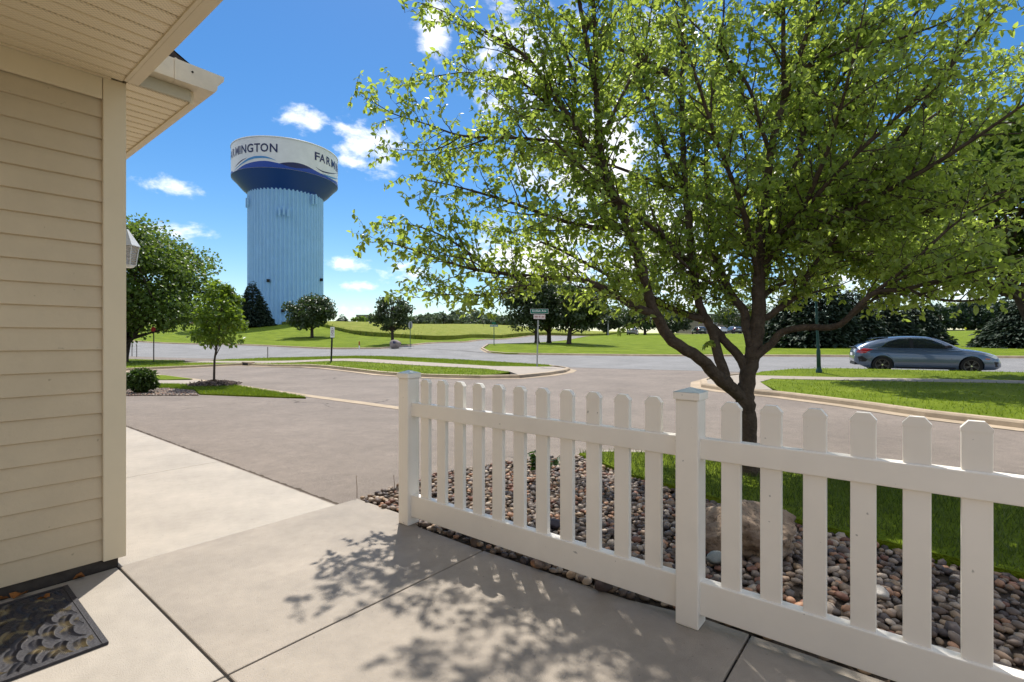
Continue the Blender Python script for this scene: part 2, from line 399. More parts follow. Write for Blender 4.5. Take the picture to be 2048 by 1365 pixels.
def sheet(name, poly, off, mat_, extra=None, skirt=0.0, parent=None, dense=None):
    """a surface draped over the terrain, inside the outline poly"""
    poly = resample(poly); n = len(poly)
    pts = _gr if dense is None else dense
    inn = pts[inpoly(pts[:, 0], pts[:, 1], poly)]
    if len(inn):
        pa = np.array(poly); d = np.min(np.hypot(inn[:, None, 0] - pa[None, :, 0], inn[:, None, 1] - pa[None, :, 1]), 1)
        inn = inn[d > .02 * np.hypot(inn[:, 0], inn[:, 1]) + .03]
    vs = [Vector(p) for p in poly] + [Vector(p) for p in inn]
    r = delaunay_2d_cdt(vs, [], [list(range(n))], 1, 1e-5)
    V = np.array([tuple(p) for p in r[0]]); Z = zfs(V[:, 0], V[:, 1]) + off
    if extra is not None: Z = Z + extra(V[:, 0], V[:, 1])
    verts = [(x, y, z) for (x, y), z in zip(V, Z)]; faces = []
    for f in r[2]:
        a, b, c = [verts[i] for i in f[:3]]
        up = (b[0] - a[0]) * (c[1] - a[1]) - (b[1] - a[1]) * (c[0] - a[0]) > 0
        faces.append(tuple(f) if up else tuple(reversed(f)))
    if skirt > 0:
        zz = zfs([p[0] for p in poly], [p[1] for p in poly]) + off
        if extra is not None: zz = zz + extra(np.array([p[0] for p in poly]), np.array([p[1] for p in poly]))
        m = len(verts); verts += [(p[0], p[1], z) for p, z in zip(poly, zz)] + [(p[0], p[1], z - skirt) for p, z in zip(poly, zz)]
        faces += [(m + i, m + (i + 1) % n, m + n + (i + 1) % n, m + n + i) for i in range(n)]
    o = mk(name, verts, faces, mat_, parent, True); o['kind'] = 'structure' if parent is None else o.get('kind', 'structure')
    if parent is not None: del o['kind']
    return o

def kerb(name, line, w0=-.02, w1=.16, h=KH + .015, pan=.30, closed=False, side=1):
    """concrete kerb along a line: upstand behind the line, flat gutter pan on the road side (side=+1: road on the left of the line)"""
    pts = resample(line, closed); n = len(pts); rows = []
    prof = [(pan, .006), (0.02, .012), (0.0, h - .03), (-.03, h), (-w1, h + .005), (-w1 - .005, -.06)]
    for i in range(n):
        p = Vector(pts[i]); t = (Vector(pts[min(i + 1, n - 1)]) - Vector(pts[max(i - 1, 0)])).normalized()
        nn = Vector((-t.y, t.x)) * side; z = zf(p.x, p.y)
        rows.append([(p.x + nn.x * o, p.y + nn.y * o, z + hh) for o, hh in prof])
    m = len(prof); v = [q for r_ in rows for q in r_]
    f = []
    for i in range(n - 1):
        for k in range(m - 1):
            q = (i * m + k, i * m + k + 1, (i + 1) * m + k + 1, (i + 1) * m + k); f.append(q if side < 0 else q[::-1])
    f += [tuple(range(m)), tuple((n - 1) * m + k for k in range(m - 1, -1, -1))]
    o = mk(name, v, f, M_kerb); o['kind'] = 'structure'; return o

def arc(c, r, a0, a1, n=8):
    return [(c[0] + r * math.cos(R(a0 + (a1 - a0) * i / n)), c[1] + r * math.sin(R(a0 + (a1 - a0) * i / n))) for i in range(n + 1)]

def x2(p): return (p[0], p[1])
# base earth under everything, out to the horizon
base_poly = [(2500 * math.sin(2 * math.pi * k / 48), 2500 * math.cos(2 * math.pi * k / 48)) for k in range(48)]
sheet('ground', base_poly, -.28, M_soil)

# private street and driveway (tan asphalt), one sheet
SN = 6.05; SF = 11.6                                        # near and far kerb lines of the private street (b)
nose_l = x2(P(1136, 741, -.08)); nose_r = x2(P(1398, 771, -.08))
far_left = [x2(ab(-27.5, SF)), x2(ab(-24, SF)), x2(ab(-18, SF)), x2(P(760, 749.5, -.08)), x2(P(860, 755, -.08)), x2(P(960, 758, -.08)), x2(P(1040, 757, -.08)), x2(P(1100, 751, -.08)), x2(P(1132, 745, -.08)), x2(P(1140, 740, -.07)), x2(P(1122, 736, -.06)), x2(P(1104, 734, -.05))]
far_right = [x2(P(1480, 752, -.08)), x2(P(1430, 757, -.08)), x2(P(1402, 765, -.08)), x2(P(1403, 775, -.08)), x2(P(1450, 783, -.08)), x2(P(1560, 794, -.08)), x2(P(1700, 812, -.08)), x2(P(1850, 834, -.08)), x2(P(2048, 858, -.08)), x2(ab(8, 11.2)), x2(ab(20, 11.2))]
bed_edge = [x2(ab(-3.46, 2.33)), x2(ab(-3.54, 2.82)), x2(ab(-3.58, 3.46)), x2(ab(-3.42, 4.02)), x2(ab(-3.18, 4.6)), x2(ab(-2.75, 5.2)), x2(ab(-2.0, 5.75)), x2(ab(-1.0, 6.0)), x2(ab(0.5, SN)), x2(ab(20, SN))]
drive_left = [x2(P(800, 815, -.08)), x2(P(617, 793, -.07)), x2(P(560, 792, -.06)), x2(P(400, 788, -.05)), x2(P(240, 789, -.05)), x2(ab(-17.5, 2.6)), x2(ab(-17.5, 2.15))]
street_poly = [x2(ab(-27.5, 6.0)), x2(ab(-27.5, SF))] + far_left[1:] + [x2(P(1104, 728, -.05)), x2(P(1480, 744, -.1))] + far_right + [x2(ab(20, SN))] + bed_edge[::-1][1:] + [x2(ab(-3.46, 2.15)), x2(ab(-17.5, 2.15))] + drive_left[::-1][1:-1] + [x2(ab(-12, SN)), x2(ab(-20, SN))]
# (the street piece left of the driveway mouth is bounded by the near kerb line)
street_poly = [x2(ab(-27.5, 5.4)), x2(ab(-27.5, SF))] + far_left[1:] + [x2(st(22.65, 9.0)), x2(st(22.65, -2.0))] + far_right + [x2(ab(20, SN))] + bed_edge[::-1][1:] + [x2(ab(-3.46, 2.16)), x2(ab(-17.5, 2.16))] + [x2(ab(-17.5, 2.6)), x2(ab(-15.0, 3.45)), x2(P(400, 788, -.05)), x2(P(560, 792, -.06)), x2(P(617, 793, -.07)), x2(ab(-12.5, SN)), x2(ab(-16, SN)), x2(ab(-16.6, 5.4))]
sheet('driveway', street_poly, 0.0, M_drive)

# main road, far side street
road = [x2(st(22.7, -120)), x2(st(22.7, 1.0)), x2(st(22.7, 160)), x2(st(34.2, 190)), x2(st(34.2, 9)), x2(st(34.2, 2)), x2(st(34.2, -120))]
sheet('main_road', road, 0.004, M_road)
ss_left = [x2(st(34.3, 33)), x2(W(760, 696, 43.5)), x2(W(822, 692, 47)), x2(W(934, 686, 60)), x2(W(1010, 680, 75)), x2(W(1061, 676, 85)), x2(W(1137, 673, 100)), x2(W(1230, 672.5, 118)), x2(W(1500, 672, 140))]
ss_right = [x2(st(34.3, 14.5)), x2(W(1010, 706, 38.6)), x2(W(975, 702, 39.6)), x2(W(962, 698, 41.5)), x2(W(974, 693, 46)), x2(W(997, 690, 51)), x2(W(1076, 685, 61)), x2(W(1137, 681, 72)), x2(W(1200, 675.5, 95)), x2(W(1500, 674, 125))]
sheet('side_street', ss_left + ss_right[::-1], 0.008, M_road)

# lawns ---------------------------------------------------------------
SW0, SW1 = 17.6, 19.1                                    # public sidewalk band (s)
def berm(X, Y):
    s = X * NX.x + Y * NX.y; t = X * UX.x + Y * UX.y
    k = np.clip((.3 - t) / 2.0, 0, 1)
    return k * .15 * np.clip((s - 19.3) / 1.4, 0, 1)
kl = far_left[:-1]
lawn_l_out = [x2(ab(-27.5, 5.4)), x2(ab(-27.5, SF))] + far_left[1:6] + [x2(P(985, 752, -.02))]
lawn_left = lawn_l_out + [x2(P(1020, 745, .02)), x2(st(SW0, 9.9)), x2(st(SW0, 20)), x2(st(SW0, 30)), x2(st(19.5, 33)), x2(st(20, 60)), x2(ab(-60, 10)), x2(ab(-60, 5.4))]
sheet('lawn', lawn_left, KH, M_lawn, skirt=.16)
bl_l = [x2(st(SW1, 30)), x2(st(SW1, 10.4)), x2(st(20.2, 9.0)), x2(st(21.4, 8.5)), x2(st(22.3, 9.1)), x2(st(22.62, 10.6)), x2(st(22.62, 29)), x2(st(21, 31))]
sheet('lawn', bl_l, KH, M_lawn, skirt=.16)
walk_l = [x2(st(SW0, 30)), x2(st(SW0, 9.9)), x2(P(1020, 745, .02)), x2(P(1040, 755, -.04)), x2(P(1098, 749, -.04)), x2(P(1128, 744, -.04)), x2(P(1136, 740, -.04)), x2(st(20.9, 8.3)), x2(st(20.2, 9.0)), x2(st(SW1, 10.4)), x2(st(SW1, 30))]
sheet('sidewalk', walk_l, KH + .012, M_walk, skirt=.1)
lawn_r = [x2(P(1520, 765, .02)), x2(P(1560, 790, -.06)), x2(P(1700, 808, -.06)), x2(P(1850, 829, -.06)), x2(P(2048, 853, -.06)), x2(ab(8.05, 11.4)), x2(ab(20, 11.4)), x2(st(SW0, -60)), x2(st(SW0, -.3))]
sheet('lawn', lawn_r, KH, M_lawn, skirt=.16)
bl_r = [x2(st(SW1, -60)), x2(st(SW1, .3)), x2(st(20.2, .4)), x2(st(21.5, -.1)), x2(st(22.3, -1.1)), x2(st(22.62, -2.6)), x2(st(22.62, -60))]
sheet('lawn', bl_r, KH, M_lawn, berm, skirt=.3)
walk_r = [x2(st(SW0, -60)), x2(st(SW0, -.3)), x2(P(1520, 765, .02)), x2(P(1545, 787, -.05)), x2(P(1455, 780, -.05)), x2(P(1410, 772, -.05)), x2(P(1410, 766, -.05)), x2(P(1432, 760, -.05)), x2(st(20.2, .4)), x2(st(SW1, .3)), x2(st(SW1, -60))]
sheet('sidewalk', walk_r, KH + .012, M_walk, skirt=.1)
# lawn behind the fence, round the tree
lawn_near = [x2(ab(-2.95, 4.85)), x2(ab(-2.75, 5.12)), x2(ab(-2.0, 5.68)), x2(ab(-1.0, 5.93)), x2(ab(.5, 5.98)), x2(ab(9, 5.98)), x2(ab(9, 3.7)), x2(ab(.33, 3.82)), x2(ab(.05, 3.86)), x2(ab(-.48, 3.95)), x2(ab(-1.2, 4.12)), x2(ab(-1.75, 4.27)), x2(ab(-2.1, 4.36))]
_dn = np.array([(AX * a + BX * b)[:2] for a in np.arange(-3, 6, .2) for b in np.arange(3.7, 6, .2)])
NEAR_OFF = .055
sheet('lawn', lawn_near, NEAR_OFF, M_lawn, skirt=.1, dense=_dn)
# patch with the young tree at the left, gravel strip in front of it, neighbour's drive
patch = [x2(P(612, 791, 0)), x2(P(560, 790, 0)), x2(P(400, 785.5, 0)), x2(P(388, 777, 0)), x2(P(330, 773.5, 0)), x2(P(240, 775, 0)), x2(P(240, 766, 0)), x2(P(400, 768, 0)), x2(P(440, 764, 0)), x2(P(480, 770, 0))]
sheet('lawn', patch, .035, M_lawn, skirt=.1)
sliver = [x2(P(240, 756, 0)), x2(P(330, 757, 0)), x2(P(385, 755.5, 0)), x2(P(330, 748, 0)), x2(P(240, 744, 0))]
sheet('lawn', sliver, .035, M_lawn, skirt=.1)
ndrive = [x2(P(225, 767, 0)), x2(P(400, 769, 0)), x2(P(442, 765.5, 0)), x2(P(392, 757, 0)), x2(P(330, 757.5, 0)), x2(P(225, 757, 0))]
sheet('sidewalk', ndrive, .02, M_walk)
# far side of the main road
hill = [x2(st(34.55, 190)), x2(st(34.55, 33))] + [(p[0] - .2, p[1] + .3) for p in ss_left[1:]] + [(400 * math.sin(R(22)), 400 * math.cos(R(22))), (1400 * math.sin(R(15)), 1400 * math.cos(R(15)))] + [(1400 * math.sin(R(a)), 1400 * math.cos(R(a))) for a in (0, -20, -40, -60, -75)]
sheet('lawn', hill, KH, M_lawn, skirt=.2)
right_far = [x2(st(34.55, -120)), x2(st(34.55, 14.5))] + [(p[0] + .25, p[1] - .2) for p in ss_right[1:]] + [(400 * math.sin(R(24)), 400 * math.cos(R(24)))] + [(1400 * math.sin(R(a)), 1400 * math.cos(R(a))) for a in (28, 45, 60, 75, 90)]
sheet('lawn', right_far, KH, M_lawn, skirt=.2)
# unmown field beyond the mown strip, standing a little higher
fedge = [(560, 649.5, 95), (640, 652, 76), (700, 667, 68), (745, 672, 62), (790, 675, 58), (830, 679, 56), (870, 680, 56.5), (940, 675, 66), (1000, 670.5, 76), (1060, 668, 86), (1140, 666.5, 101), (1215, 666, 120)]
field = [x2(W(*q)) for q in fedge] + [(200 * math.sin(R(14)), 200 * math.cos(R(14))), (380 * math.sin(R(8)), 380 * math.cos(R(8))), (380 * math.sin(R(-30)), 380 * math.cos(R(-30)))]
def fex(X, Y): return .08 * np.sin(X * .31 + Y * .17) * np.sin(X * .13 - Y * .29)
_fd = np.array([(x, y) for x in np.arange(-60, 30, 1.5) for y in np.arange(54, 130, 1.8)] + [tuple(q) for q in _gr if np.hypot(*q) > 120])
sheet('field', field, KH + .45, M_field, fex, skirt=.7, dense=_fd)

# kerbs
kerb('kerb', far_left, side=-1)
kerb('kerb', [x2(ab(-27.5, 5.4)), x2(ab(-27.5, SF - .02))], side=-1)
kerb('kerb', far_right, side=-1)
sheet('side_drive', [x2(st(20.1, 32)), x2(st(22.69, 31)), x2(st(22.69, 75)), x2(st(20.1, 75))], .002, M_drive)
kerb('kerb', [x2(st(22.68, 29)), x2(st(22.68, 10.6)), x2(st(22.38, 9.0)), x2(st(21.4, 8.4))], side=1, pan=.2)
kerb('kerb', [x2(st(22.68, -60)), x2(st(22.68, -2.6)), x2(st(22.35, -1.1)), x2(st(21.5, -.05)), x2(st(20.2, .45))], side=-1, pan=.2)
kerb('kerb', [x2(st(34.4, 190)), x2(st(34.4, 33))] + ss_left[1:], side=-1, pan=.2)
kerb('kerb', [x2(st(34.4, -120)), x2(st(34.4, 14.5))] + ss_right[1:], side=1, pan=.2)
# flush concrete strip between driveway and street
def strip(name, line, w, off, m):
    pts = resample(line, False); v = []; n = len(pts)
    for i in range(n):
        p = Vector(pts[i]); t = (Vector(pts[min(i + 1, n - 1)]) - Vector(pts[max(i - 1, 0)])).normalized(); nn = Vector((-t.y, t.x))
        for s_ in (-.5, .5): q = p + nn * w * s_; v.append((q.x, q.y, zf(q.x, q.y) + off))
    o = mk(name, v, [(2 * i, 2 * i + 2, 2 * i + 3, 2 * i + 1) for i in range(n - 1)], m); o['kind'] = 'structure'
    o.data.update(); 
    return o
strip('gutter_strip', [x2(ab(-1.0, 6.28)), x2(ab(-6, 6.22)), x2(ab(-11.4, 6.22)), x2(ab(-14, 6.25)), x2(ab(-18, 6.3)), x2(ab(-27, 6.3))], .28, .006, M_kerb)
strip('gutter_strip', [x2(ab(-3.0, 5.2)), x2(ab(-2.2, 5.85)), x2(ab(-1.0, 6.16)), x2(ab(.5, 6.2)), x2(ab(20, 6.2))], .2, .008, M_walk)

# storm drain in the far kerb corner
dr = thing('storm_drain', ab(-27.1, SF - .25, 0), 'dark storm drain opening in the kerb corner at the end of the side lane', 'drain')
zz = zf(*x2(ab(-27.1, SF)))
MB().abbox(-27.35, -26.55, SF - .10, SF + .2, zz + .01, zz + .19).build('casting', M_kerb, dr)
MB().abbox(-27.25, -26.65, SF - .112, SF - .05, zz + .03, zz + .14).build('opening', M_dark, dr)

# ------------------------------------------------------------------ patio and walk: every slab its own piece
patio = D.objects.new('patio', None); COL.objects.link(patio); patio['kind'] = 'structure'
patio_base = MB().abbox(-16, 6, -4, 2.12, -.2, -.009).build('joint_bed', M_dark, patio)
def slab(a0, a1, b0, b1, z1=0.0, m=M_concrete, g=.004):
    return MB().abbox(a0 + g, a1 - g, b0 + g, b1 - g, -.12, z1).build('slab', m, patio, bevel=.006)
cuts = [-3.47, -2.03, -.56, .91, 2.38, 3.85]
for i in range(5):
    b1 = 2.34 if i == 0 else 2.235
    if i == 0:                                             # first slab: stops at the gravel, back edge stepped under the fence post
        q = [(-3.466, .803), (-2.034, .803), (-2.034, 2.235), (-2.62, 2.245), (-2.84, 2.335), (-3.466, 2.335)]
        MB().prism([ab(a, b, -.12) for a, b in q], [ab(a, b, 0) for a, b in q]).build('slab', M_concrete, patio, bevel=.006)
    elif i == 1:
        q = [(-2.026, .803), (-.564, .803), (-.564, 2.325), (-.80, 2.325), (-1.1, 2.262), (-2.026, 2.238)]
        MB().prism([ab(a, b, -.12) for a, b in q], [ab(a, b, 0) for a, b in q]).build('slab', M_concrete, patio, bevel=.006)
    else: slab(cuts[i], cuts[i + 1], .799, 2.325)
    slab(cuts[i], cuts[i + 1], -.7, .7975, 0.0, M_concrete2 if i == 0 else M_concrete)
    slab(cuts[i], cuts[i + 1], -2.2, -.7)
for a0, a1 in ((-5.65, -3.47), (-7.82, -5.65), (-9.98, -7.82), (-12.1, -9.98), (-14.3, -12.1)):
    slab(a0, a1, .80, 2.155, -.004, M_concrete2, .003)
es = MB(); r9 = random.Random(4); prev = None                # crumbly dark seam where the asphalt meets the walk
for k in range(240):
    a_ = -3.46 - k * .04; w_ = max(.002, r9.gauss(.012, .007)); row = [ab(a_, 2.150, .0015), ab(a_, 2.158 + w_, .0025)]
    if prev: es.add(prev + row, [(0, 1, 3, 2)])
    prev = row
es.build('edge_crumbs', M_soil, patio)
MB().abbox(-3.3, 4, 2.2, 2.26, -.12, -.012).build('edge_soil', M_soil, patio)
# ------------------------------------------------------------------ house
house = thing('house', ab(-3.5, .8, 0), 'tan vinyl sided house corner with cream trim and perforated soffit', 'house')
WA, WB = -3.486, .826                                     # wall plane a, front wall plane b
core = MB().abbox(-12, WA - .035, -4, WB - .035, -.05, 2.72).build('wall', M_siding, house)
def clap(name, along, z0, z1, o0, o1):
    """one siding plank: along='b' on the visible side wall, 'a' on the garage front"""
    prof = [(-.02, z1), (-.006, z1), (.000, z1 - .03), (.008, z0 + .012), (.009, z0 + .003), (.004, z0), (-.02, z0)]
    if along == 'b':
        r0 = [ab(WA + d - .012, o0, z) for d, z in prof]; r1 = [ab(WA + d - .012, o1, z) for d, z in prof]
    else:
        r0 = [ab(o1, WB + d - .012, z) for d, z in prof]; r1 = [ab(o0, WB + d - .012, z) for d, z in prof]
    m = MB(); m.prism(r0, r1); return m
k = 0
while True:
    z0 = .049 + .116 * k; z1 = z0 + .1165
    if z0 > 2.58: break
    clap('', 'b', z0, min(z1, 2.6), -4, WB - .08).build('siding_plank', M_siding, core)
    if k % 1 == 0: clap('', 'a', z0, min(z1, 2.6), -12, WA - .08).build('siding_plank', M_siding, core)
    k += 1
MB().abbox(WA - .03, WA - .012, -4, WB - .02, -.02, .05).build('foundation_strip', mat('dark_base', (.06, .05, .042), .9, .3, 20), house)
ct = MB(); q = [(WA - .088, WB + .012), (WA - .088, WB - .02), (WA - .02, WB - .02), (WA - .02, WB - .092), (WA + .012, WB - .092), (WA + .012, WB + .012)]
ct.prism([ab(a, b, .045) for a, b in q][::-1], [ab(a, b, 2.709) for a, b in q][::-1]).build('corner_trim', M_trim, house, bevel=.004)
MB().abbox(WA - .01, WA + .008, -4, WB - .094, 2.586, 2.709).build('frieze_board', M_trim, house, bevel=.003)
MB().abbox(-12, WA - .09, WB - .01, WB + .008, 2.586, 2.709).build('frieze_board', M_trim, house, bevel=.003)

def soffit_mat():
    m, N, L, b = nodes_mat('perforated_soffit'); b.inputs['Roughness'].default_value = .5
    tc = N.new('ShaderNodeTexCoord'); mp = N.new('ShaderNodeMapping'); mp.vector_type = 'POINT'
    ang = math.atan2(AX.y, AX.x); mp.inputs['Rotation'].default_value = (0, 0, -ang)
    L.new(tc.outputs['Object'], mp.inputs[0]); sp = N.new('ShaderNodeSeparateXYZ'); L.new(mp.outputs[0], sp.inputs[0])
    def mth(op, a, b2):
        q = N.new('ShaderNodeMath'); q.operation = op
        for i, v in enumerate((a, b2)):
            if isinstance(v, (int, float)): q.inputs[i].default_value = v
            elif v is not None: L.new(v, q.inputs[i])
        return q.outputs[0]
    # rows of short slots: pitch 11 mm across, 16 mm along, rows staggered
    sa = mth('SINE', mth('MULTIPLY', sp.outputs['X'], 2 * math.pi / .0105), None)
    row = mth('FLOOR', mth('DIVIDE', mth('ADD', sp.outputs['X'], .0105 * .25), .0105), None)
    sb = mth('SINE', mth('ADD', mth('MULTIPLY', sp.outputs['Y'], 2 * math.pi / .019), mth('MULTIPLY', row, math.pi)), None)
    hole = mth('MULTIPLY', mth('GREATER_THAN', sa, .15), mth('GREATER_THAN', sb, .0))
    mx = N.new('ShaderNodeMix'); mx.data_type = 'RGBA'; L.new(mth('MULTIPLY', hole, .3), mx.inputs['Factor'])
    mx.inputs[6].default_value = (.90, .77, .54, 1); mx.inputs[7].default_value = (.12, .09, .06, 1)
    L.new(mx.outputs[2], b.inputs['Base Color']); return m
M_soffit = soffit_mat(); M_soffp = mat('soffit_plain', (.88, .74, .51), .5, .03, 4)
sof = MB().abbox(-12, -.16, -.5, WB + .004, 2.735, 2.75).abbox(-12, WA + .04, WB + .004, WB + .32, 2.735, 2.75).build('soffit', M_soffp, house)
def soffit_strip(a0, b0, b1, nm='soffit_panel'):
    prof = [(a0 + .001, 2.734), (a0 + .001, 2.724), (a0 + .010, 2.7105), (a0 + .086, 2.7105), (a0 + .090, 2.716), (a0 + .094, 2.7105), (a0 + .0985, 2.7105), (a0 + .0985, 2.734)]
    m = MB(); m.prism([ab(a, b0, z) for a, z in prof], [ab(a, b1, z) for a, z in prof]); return m.build(nm, M_soffit, sof)
a = WA + .012
while a < -.2: soffit_strip(a, -.5, WB - .01); a += .0995
a = WA - .07
soffit_strip(WA - .075, WB + .012, WB + .318)
a = WA - .075 - .0995
while a > -11.9: soffit_strip(a, WB + .012, WB + .318); a -= .0995
# channel along the wall, porch fascia, eave box with gutter
MB().abbox(WA + .010, WA + .03, -.5, WB - .06, 2.700, 2.7095).build('soffit_channel', M_trim, house)
MB().abbox(WA + .06, -.15, WB - .012, WB + .004, 2.700, 2.72).build('soffit_channel', M_trim, house)
MB().abbox(WA + .045, -.15, WB + .006, WB + .062, 2.703, 2.90).build('porch_fascia', M_trim, house, bevel=.003)
EA = WA + .065                                             # end of the garage eave
MB().abbox(-12, EA - .02, WB + .318, WB + .338, 2.699, 2.86).build('eave_fascia', M_trim, house)
MB().abbox(EA - .02, EA - .002, WB + .064, WB + .317, 2.704, 2.775).build('eave_return', mat('shaded_return', (.50, .455, .34), .5, .03), house, bevel=.002)  # darker copy of the trim: shade is put into its colour
MB().abbox(EA - .02, EA + .075, WB + .064, WB + .215, 2.776, 2.895).build('return_box', M_gutter, house, bevel=.003)
# ogee gutter along the front eave, closed by an end cap
def ogee(b0, z0, s=1.0):
    return [(b0, z0), (b0 + .085 * s, z0), (b0 + .098 * s, z0 + .02 * s), (b0 + .100 * s, z0 + .045 * s), (b0 + .115 * s, z0 + .07 * s), (b0 + .135 * s, z0 + .085 * s), (b0 + .138 * s, z0 + .115 * s), (b0, z0 + .118 * s)]
g = ogee(WB + .338, 2.776)
gut = MB(); gut.prism([ab(-12, b, z) for b, z in g], [ab(EA + .07, b, z) for b, z in g]); gutter = gut.build('gutter', M_gutter, house)
cap = ogee(WB + .217, 2.775, 1.0); cap = [(WB + .217, 2.775)] + [(b + .121, z) for b, z in cap[1:-1]] + [(WB + .217, 2.895)]
c_ = MB(); c_.prism([ab(EA + .0705, b, z) for b, z in cap], [ab(EA + .077, b, z) for b, z in cap]); c_.build('end_cap', M_gutter, gutter)
MB().abbox(EA - .02, EA + .074, WB + .2155, WB + .3375, 2.7762, 2.786).build('end_floor', M_gutter, gutter)
MB().abbox(EA + .0775, EA + .081, WB + .208, WB + .220, 2.772, 2.897).build('strap', M_gutter, gutter)
MB().tube([ab(EA + .076, WB + .30, 2.85), ab(EA + .081, WB + .30, 2.85)], .006, 8).build('screw', M_dark, gutter)
rf = MB()
for i in range(14):                                        # shingle courses of the garage roof, stepping up from the gutter
    b0 = WB + .40 - i * .14; z0 = 2.895 + i * .075
    rf.add([ab(-12, b0, z0), ab(EA - .015, b0, z0), ab(EA - .015, b0 - .15, z0 + .08), ab(-12, b0 - .15, z0 + .08), ab(-12, b0, z0 - .012), ab(EA - .015, b0, z0 - .012)], [(0, 1, 2, 3), (4, 5, 1, 0)])
rf.add([ab(EA - .015, WB + .40, 2.883), ab(EA - .015, WB + .40 - 14 * .14, 2.895 + 14 * .075), ab(EA - .015, WB + .40 - 14 * .14, 2.83 + 14 * .075), ab(EA - .015, WB + .36, 2.84)], [(0, 1, 2, 3)])
rf.build('roof', M_shingle, house)
MB().abbox(-12, WA + .05, -4.2, -.48, 2.722, 2.78).build('main_roof', M_shingle, house)
MB().abbox(WA - .5, .0, -.55, WB - .02, 2.92, 2.97).build('porch_roof', M_shingle, house)

# house goes on behind the viewer: unseen wall, added to bounce warm light
bw = MB().abbox(WA, 9, -4.4, -4.2, -.05, 3.0).build('unseen_entry_wall', M_siding, house)
for k in range(25):
    z0 = .049 + .116 * k; MB().add([ab(WA, -4.19, z0), ab(9, -4.19, z0), ab(9, -4.2, z0 + .116), ab(WA, -4.2, z0 + .116), ab(WA, -4.2, z0), ab(9, -4.2, z0)], [(0, 1, 2, 3), (4, 5, 1, 0)]).build('siding_plank', M_siding, bw)
MB().abbox(WA, 9.3, -5.5, -3.9, 3.0, 3.16).build('entry_roof_edge', M_trim, house)
# lantern on the garage front, just past the corner
M_lampw = mat('lamp_white', (.72, .74, .76), .35, .03)
def glass_mat():
    m, N, L, b = nodes_mat('frosted_glass'); b.inputs['Base Color'].default_value = (.70, .66, .60, 1); b.inputs['Roughness'].default_value = .25
    b.inputs['Transmission Weight'].default_value = .55
    tc = N.new('ShaderNodeTexCoord'); w = N.new('ShaderNodeTexWave'); w.bands_direction = 'Z'; w.inputs['Scale'].default_value = 22
    L.new(tc.outputs['Object'], w.inputs['Vector']); bp = N.new('ShaderNodeBump'); bp.inputs['Strength'].default_value = .5; bp.inputs['Distance'].default_value = .01
    L.new(w.outputs['Fac'], bp.inputs['Height']); L.new(bp.outputs[0], b.inputs['Normal']); return m
M_glass = glass_mat()
def ab_on(px, b):                                          # a of the point on line b seen in column px
    q = (px - CX) / F; # (AX*a+BX*b).x = q*(...).y
    a = (q * BX.y - BX.x) * b / (AX.x - q * AX.y); return a
LB = WB + .14
la = ab_on(252, LB); lp = ab(la, LB); LZ = lp[1]
zt = H + (HY - 459) / F * LZ; zs = H + (HY - 492) / F * LZ; zb = H + (HY - 534) / F * LZ
lan = thing('wall_lantern', (lp[0], lp[1], zb), 'white wall lantern with pyramid cap and ribbed glass beside the house corner', 'lantern')
def sq(h, z, n=6, rot=0): return [(lp[0] + h * math.cos(2 * math.pi * (i + .5) / n + rot), lp[1] + h * math.sin(2 * math.pi * (i + .5) / n + rot), z) for i in range(n)]
m = MB(); m.prism(sq(.078, zs - .004), sq(.078, zs)); m.prism(sq(.076, zs + .0005), sq(.012, zt)); m.build('cap', M_lampw, lan)
m = MB(); m.prism(sq(.048, zb + .012), sq(.066, zs - .005)); m.build('glass', M_glass, lan)
m = MB(); m.prism(sq(.040, zb - .004), sq(.052, zb + .011)); m.build('bottom_rim', M_lampw, lan)
for i in range(6):
    MB().tube([sq(.051, zb + .008)[i], sq(.069, zs - .004)[i]], .0035, 5).build('glazing_bar', M_lampw, lan)
m = MB(); m.abbox(la - .02, la + .02, WB + .002, LB - .05, zs - .03, zs + .0); m.abbox(la - .045, la + .045, WB + .0, WB + .012, zs - .09, zs + .06); m.build('bracket', M_lampw, lan)

# ------------------------------------------------------------------ doormat
M_rub = mat('rubber', (.035, .033, .038), .5, .2, 30, .3, 80)
def mat_face():
    m, N, L, b = nodes_mat('mat_relief'); b.inputs['Roughness'].default_value = .5
    tc = N.new('ShaderNodeTexCoord')
    n = N.new('ShaderNodeTexNoise'); n.inputs['Scale'].default_value = 11; n.inputs['Detail'].default_value = 5; L.new(tc.outputs['Object'], n.inputs['Vector'])
    rp = N.new('ShaderNodeValToRGB'); L.new(n.outputs['Fac'], rp.inputs['Fac'])
    e = rp.color_ramp.elements; e[0].position = .49; e[0].color = (.050, .046, .052, 1); e[1].position = .62; e[1].color = (.30, .23, .115, 1)
    L.new(rp.outputs['Color'], b.inputs['Base Color'])
    n2 = N.new('ShaderNodeTexNoise'); n2.inputs['Scale'].default_value = 120; L.new(tc.outputs['Object'], n2.inputs['Vector'])
    bp = N.new('ShaderNodeBump'); bp.inputs['Strength'].default_value = .4; bp.inputs['Distance'].default_value = .004; L.new(n2.outputs['Fac'], bp.inputs['Height']); L.new(bp.outputs[0], b.inputs['Normal'])
    return m
M_mat = mat_face()
dm = thing('doormat', ab(-3.0, .34, 0), 'black rubber doormat with embossed fern leaves beside the tan wall', 'doormat')
MA0, MA1, MB0, MB1 = -3.385, -2.615, .10, .572
MB().abbox(MA0, MA1, MB0, MB1, .001, .009).build('base', M_rub, dm, bevel=.003)
f_ = MB()
for (a0, a1, b0, b1) in ((MA0, MA1, MB1 - .022, MB1), (MA0, MA1, MB0, MB0 + .022), (MA0, MA0 + .022, MB0 + .022, MB1 - .022), (MA1 - .022, MA1, MB0 + .022, MB1 - .022)):
    f_.abbox(a0 + .001, a1 - .001, b0 + .001, b1 - .001, .0085, .0125)
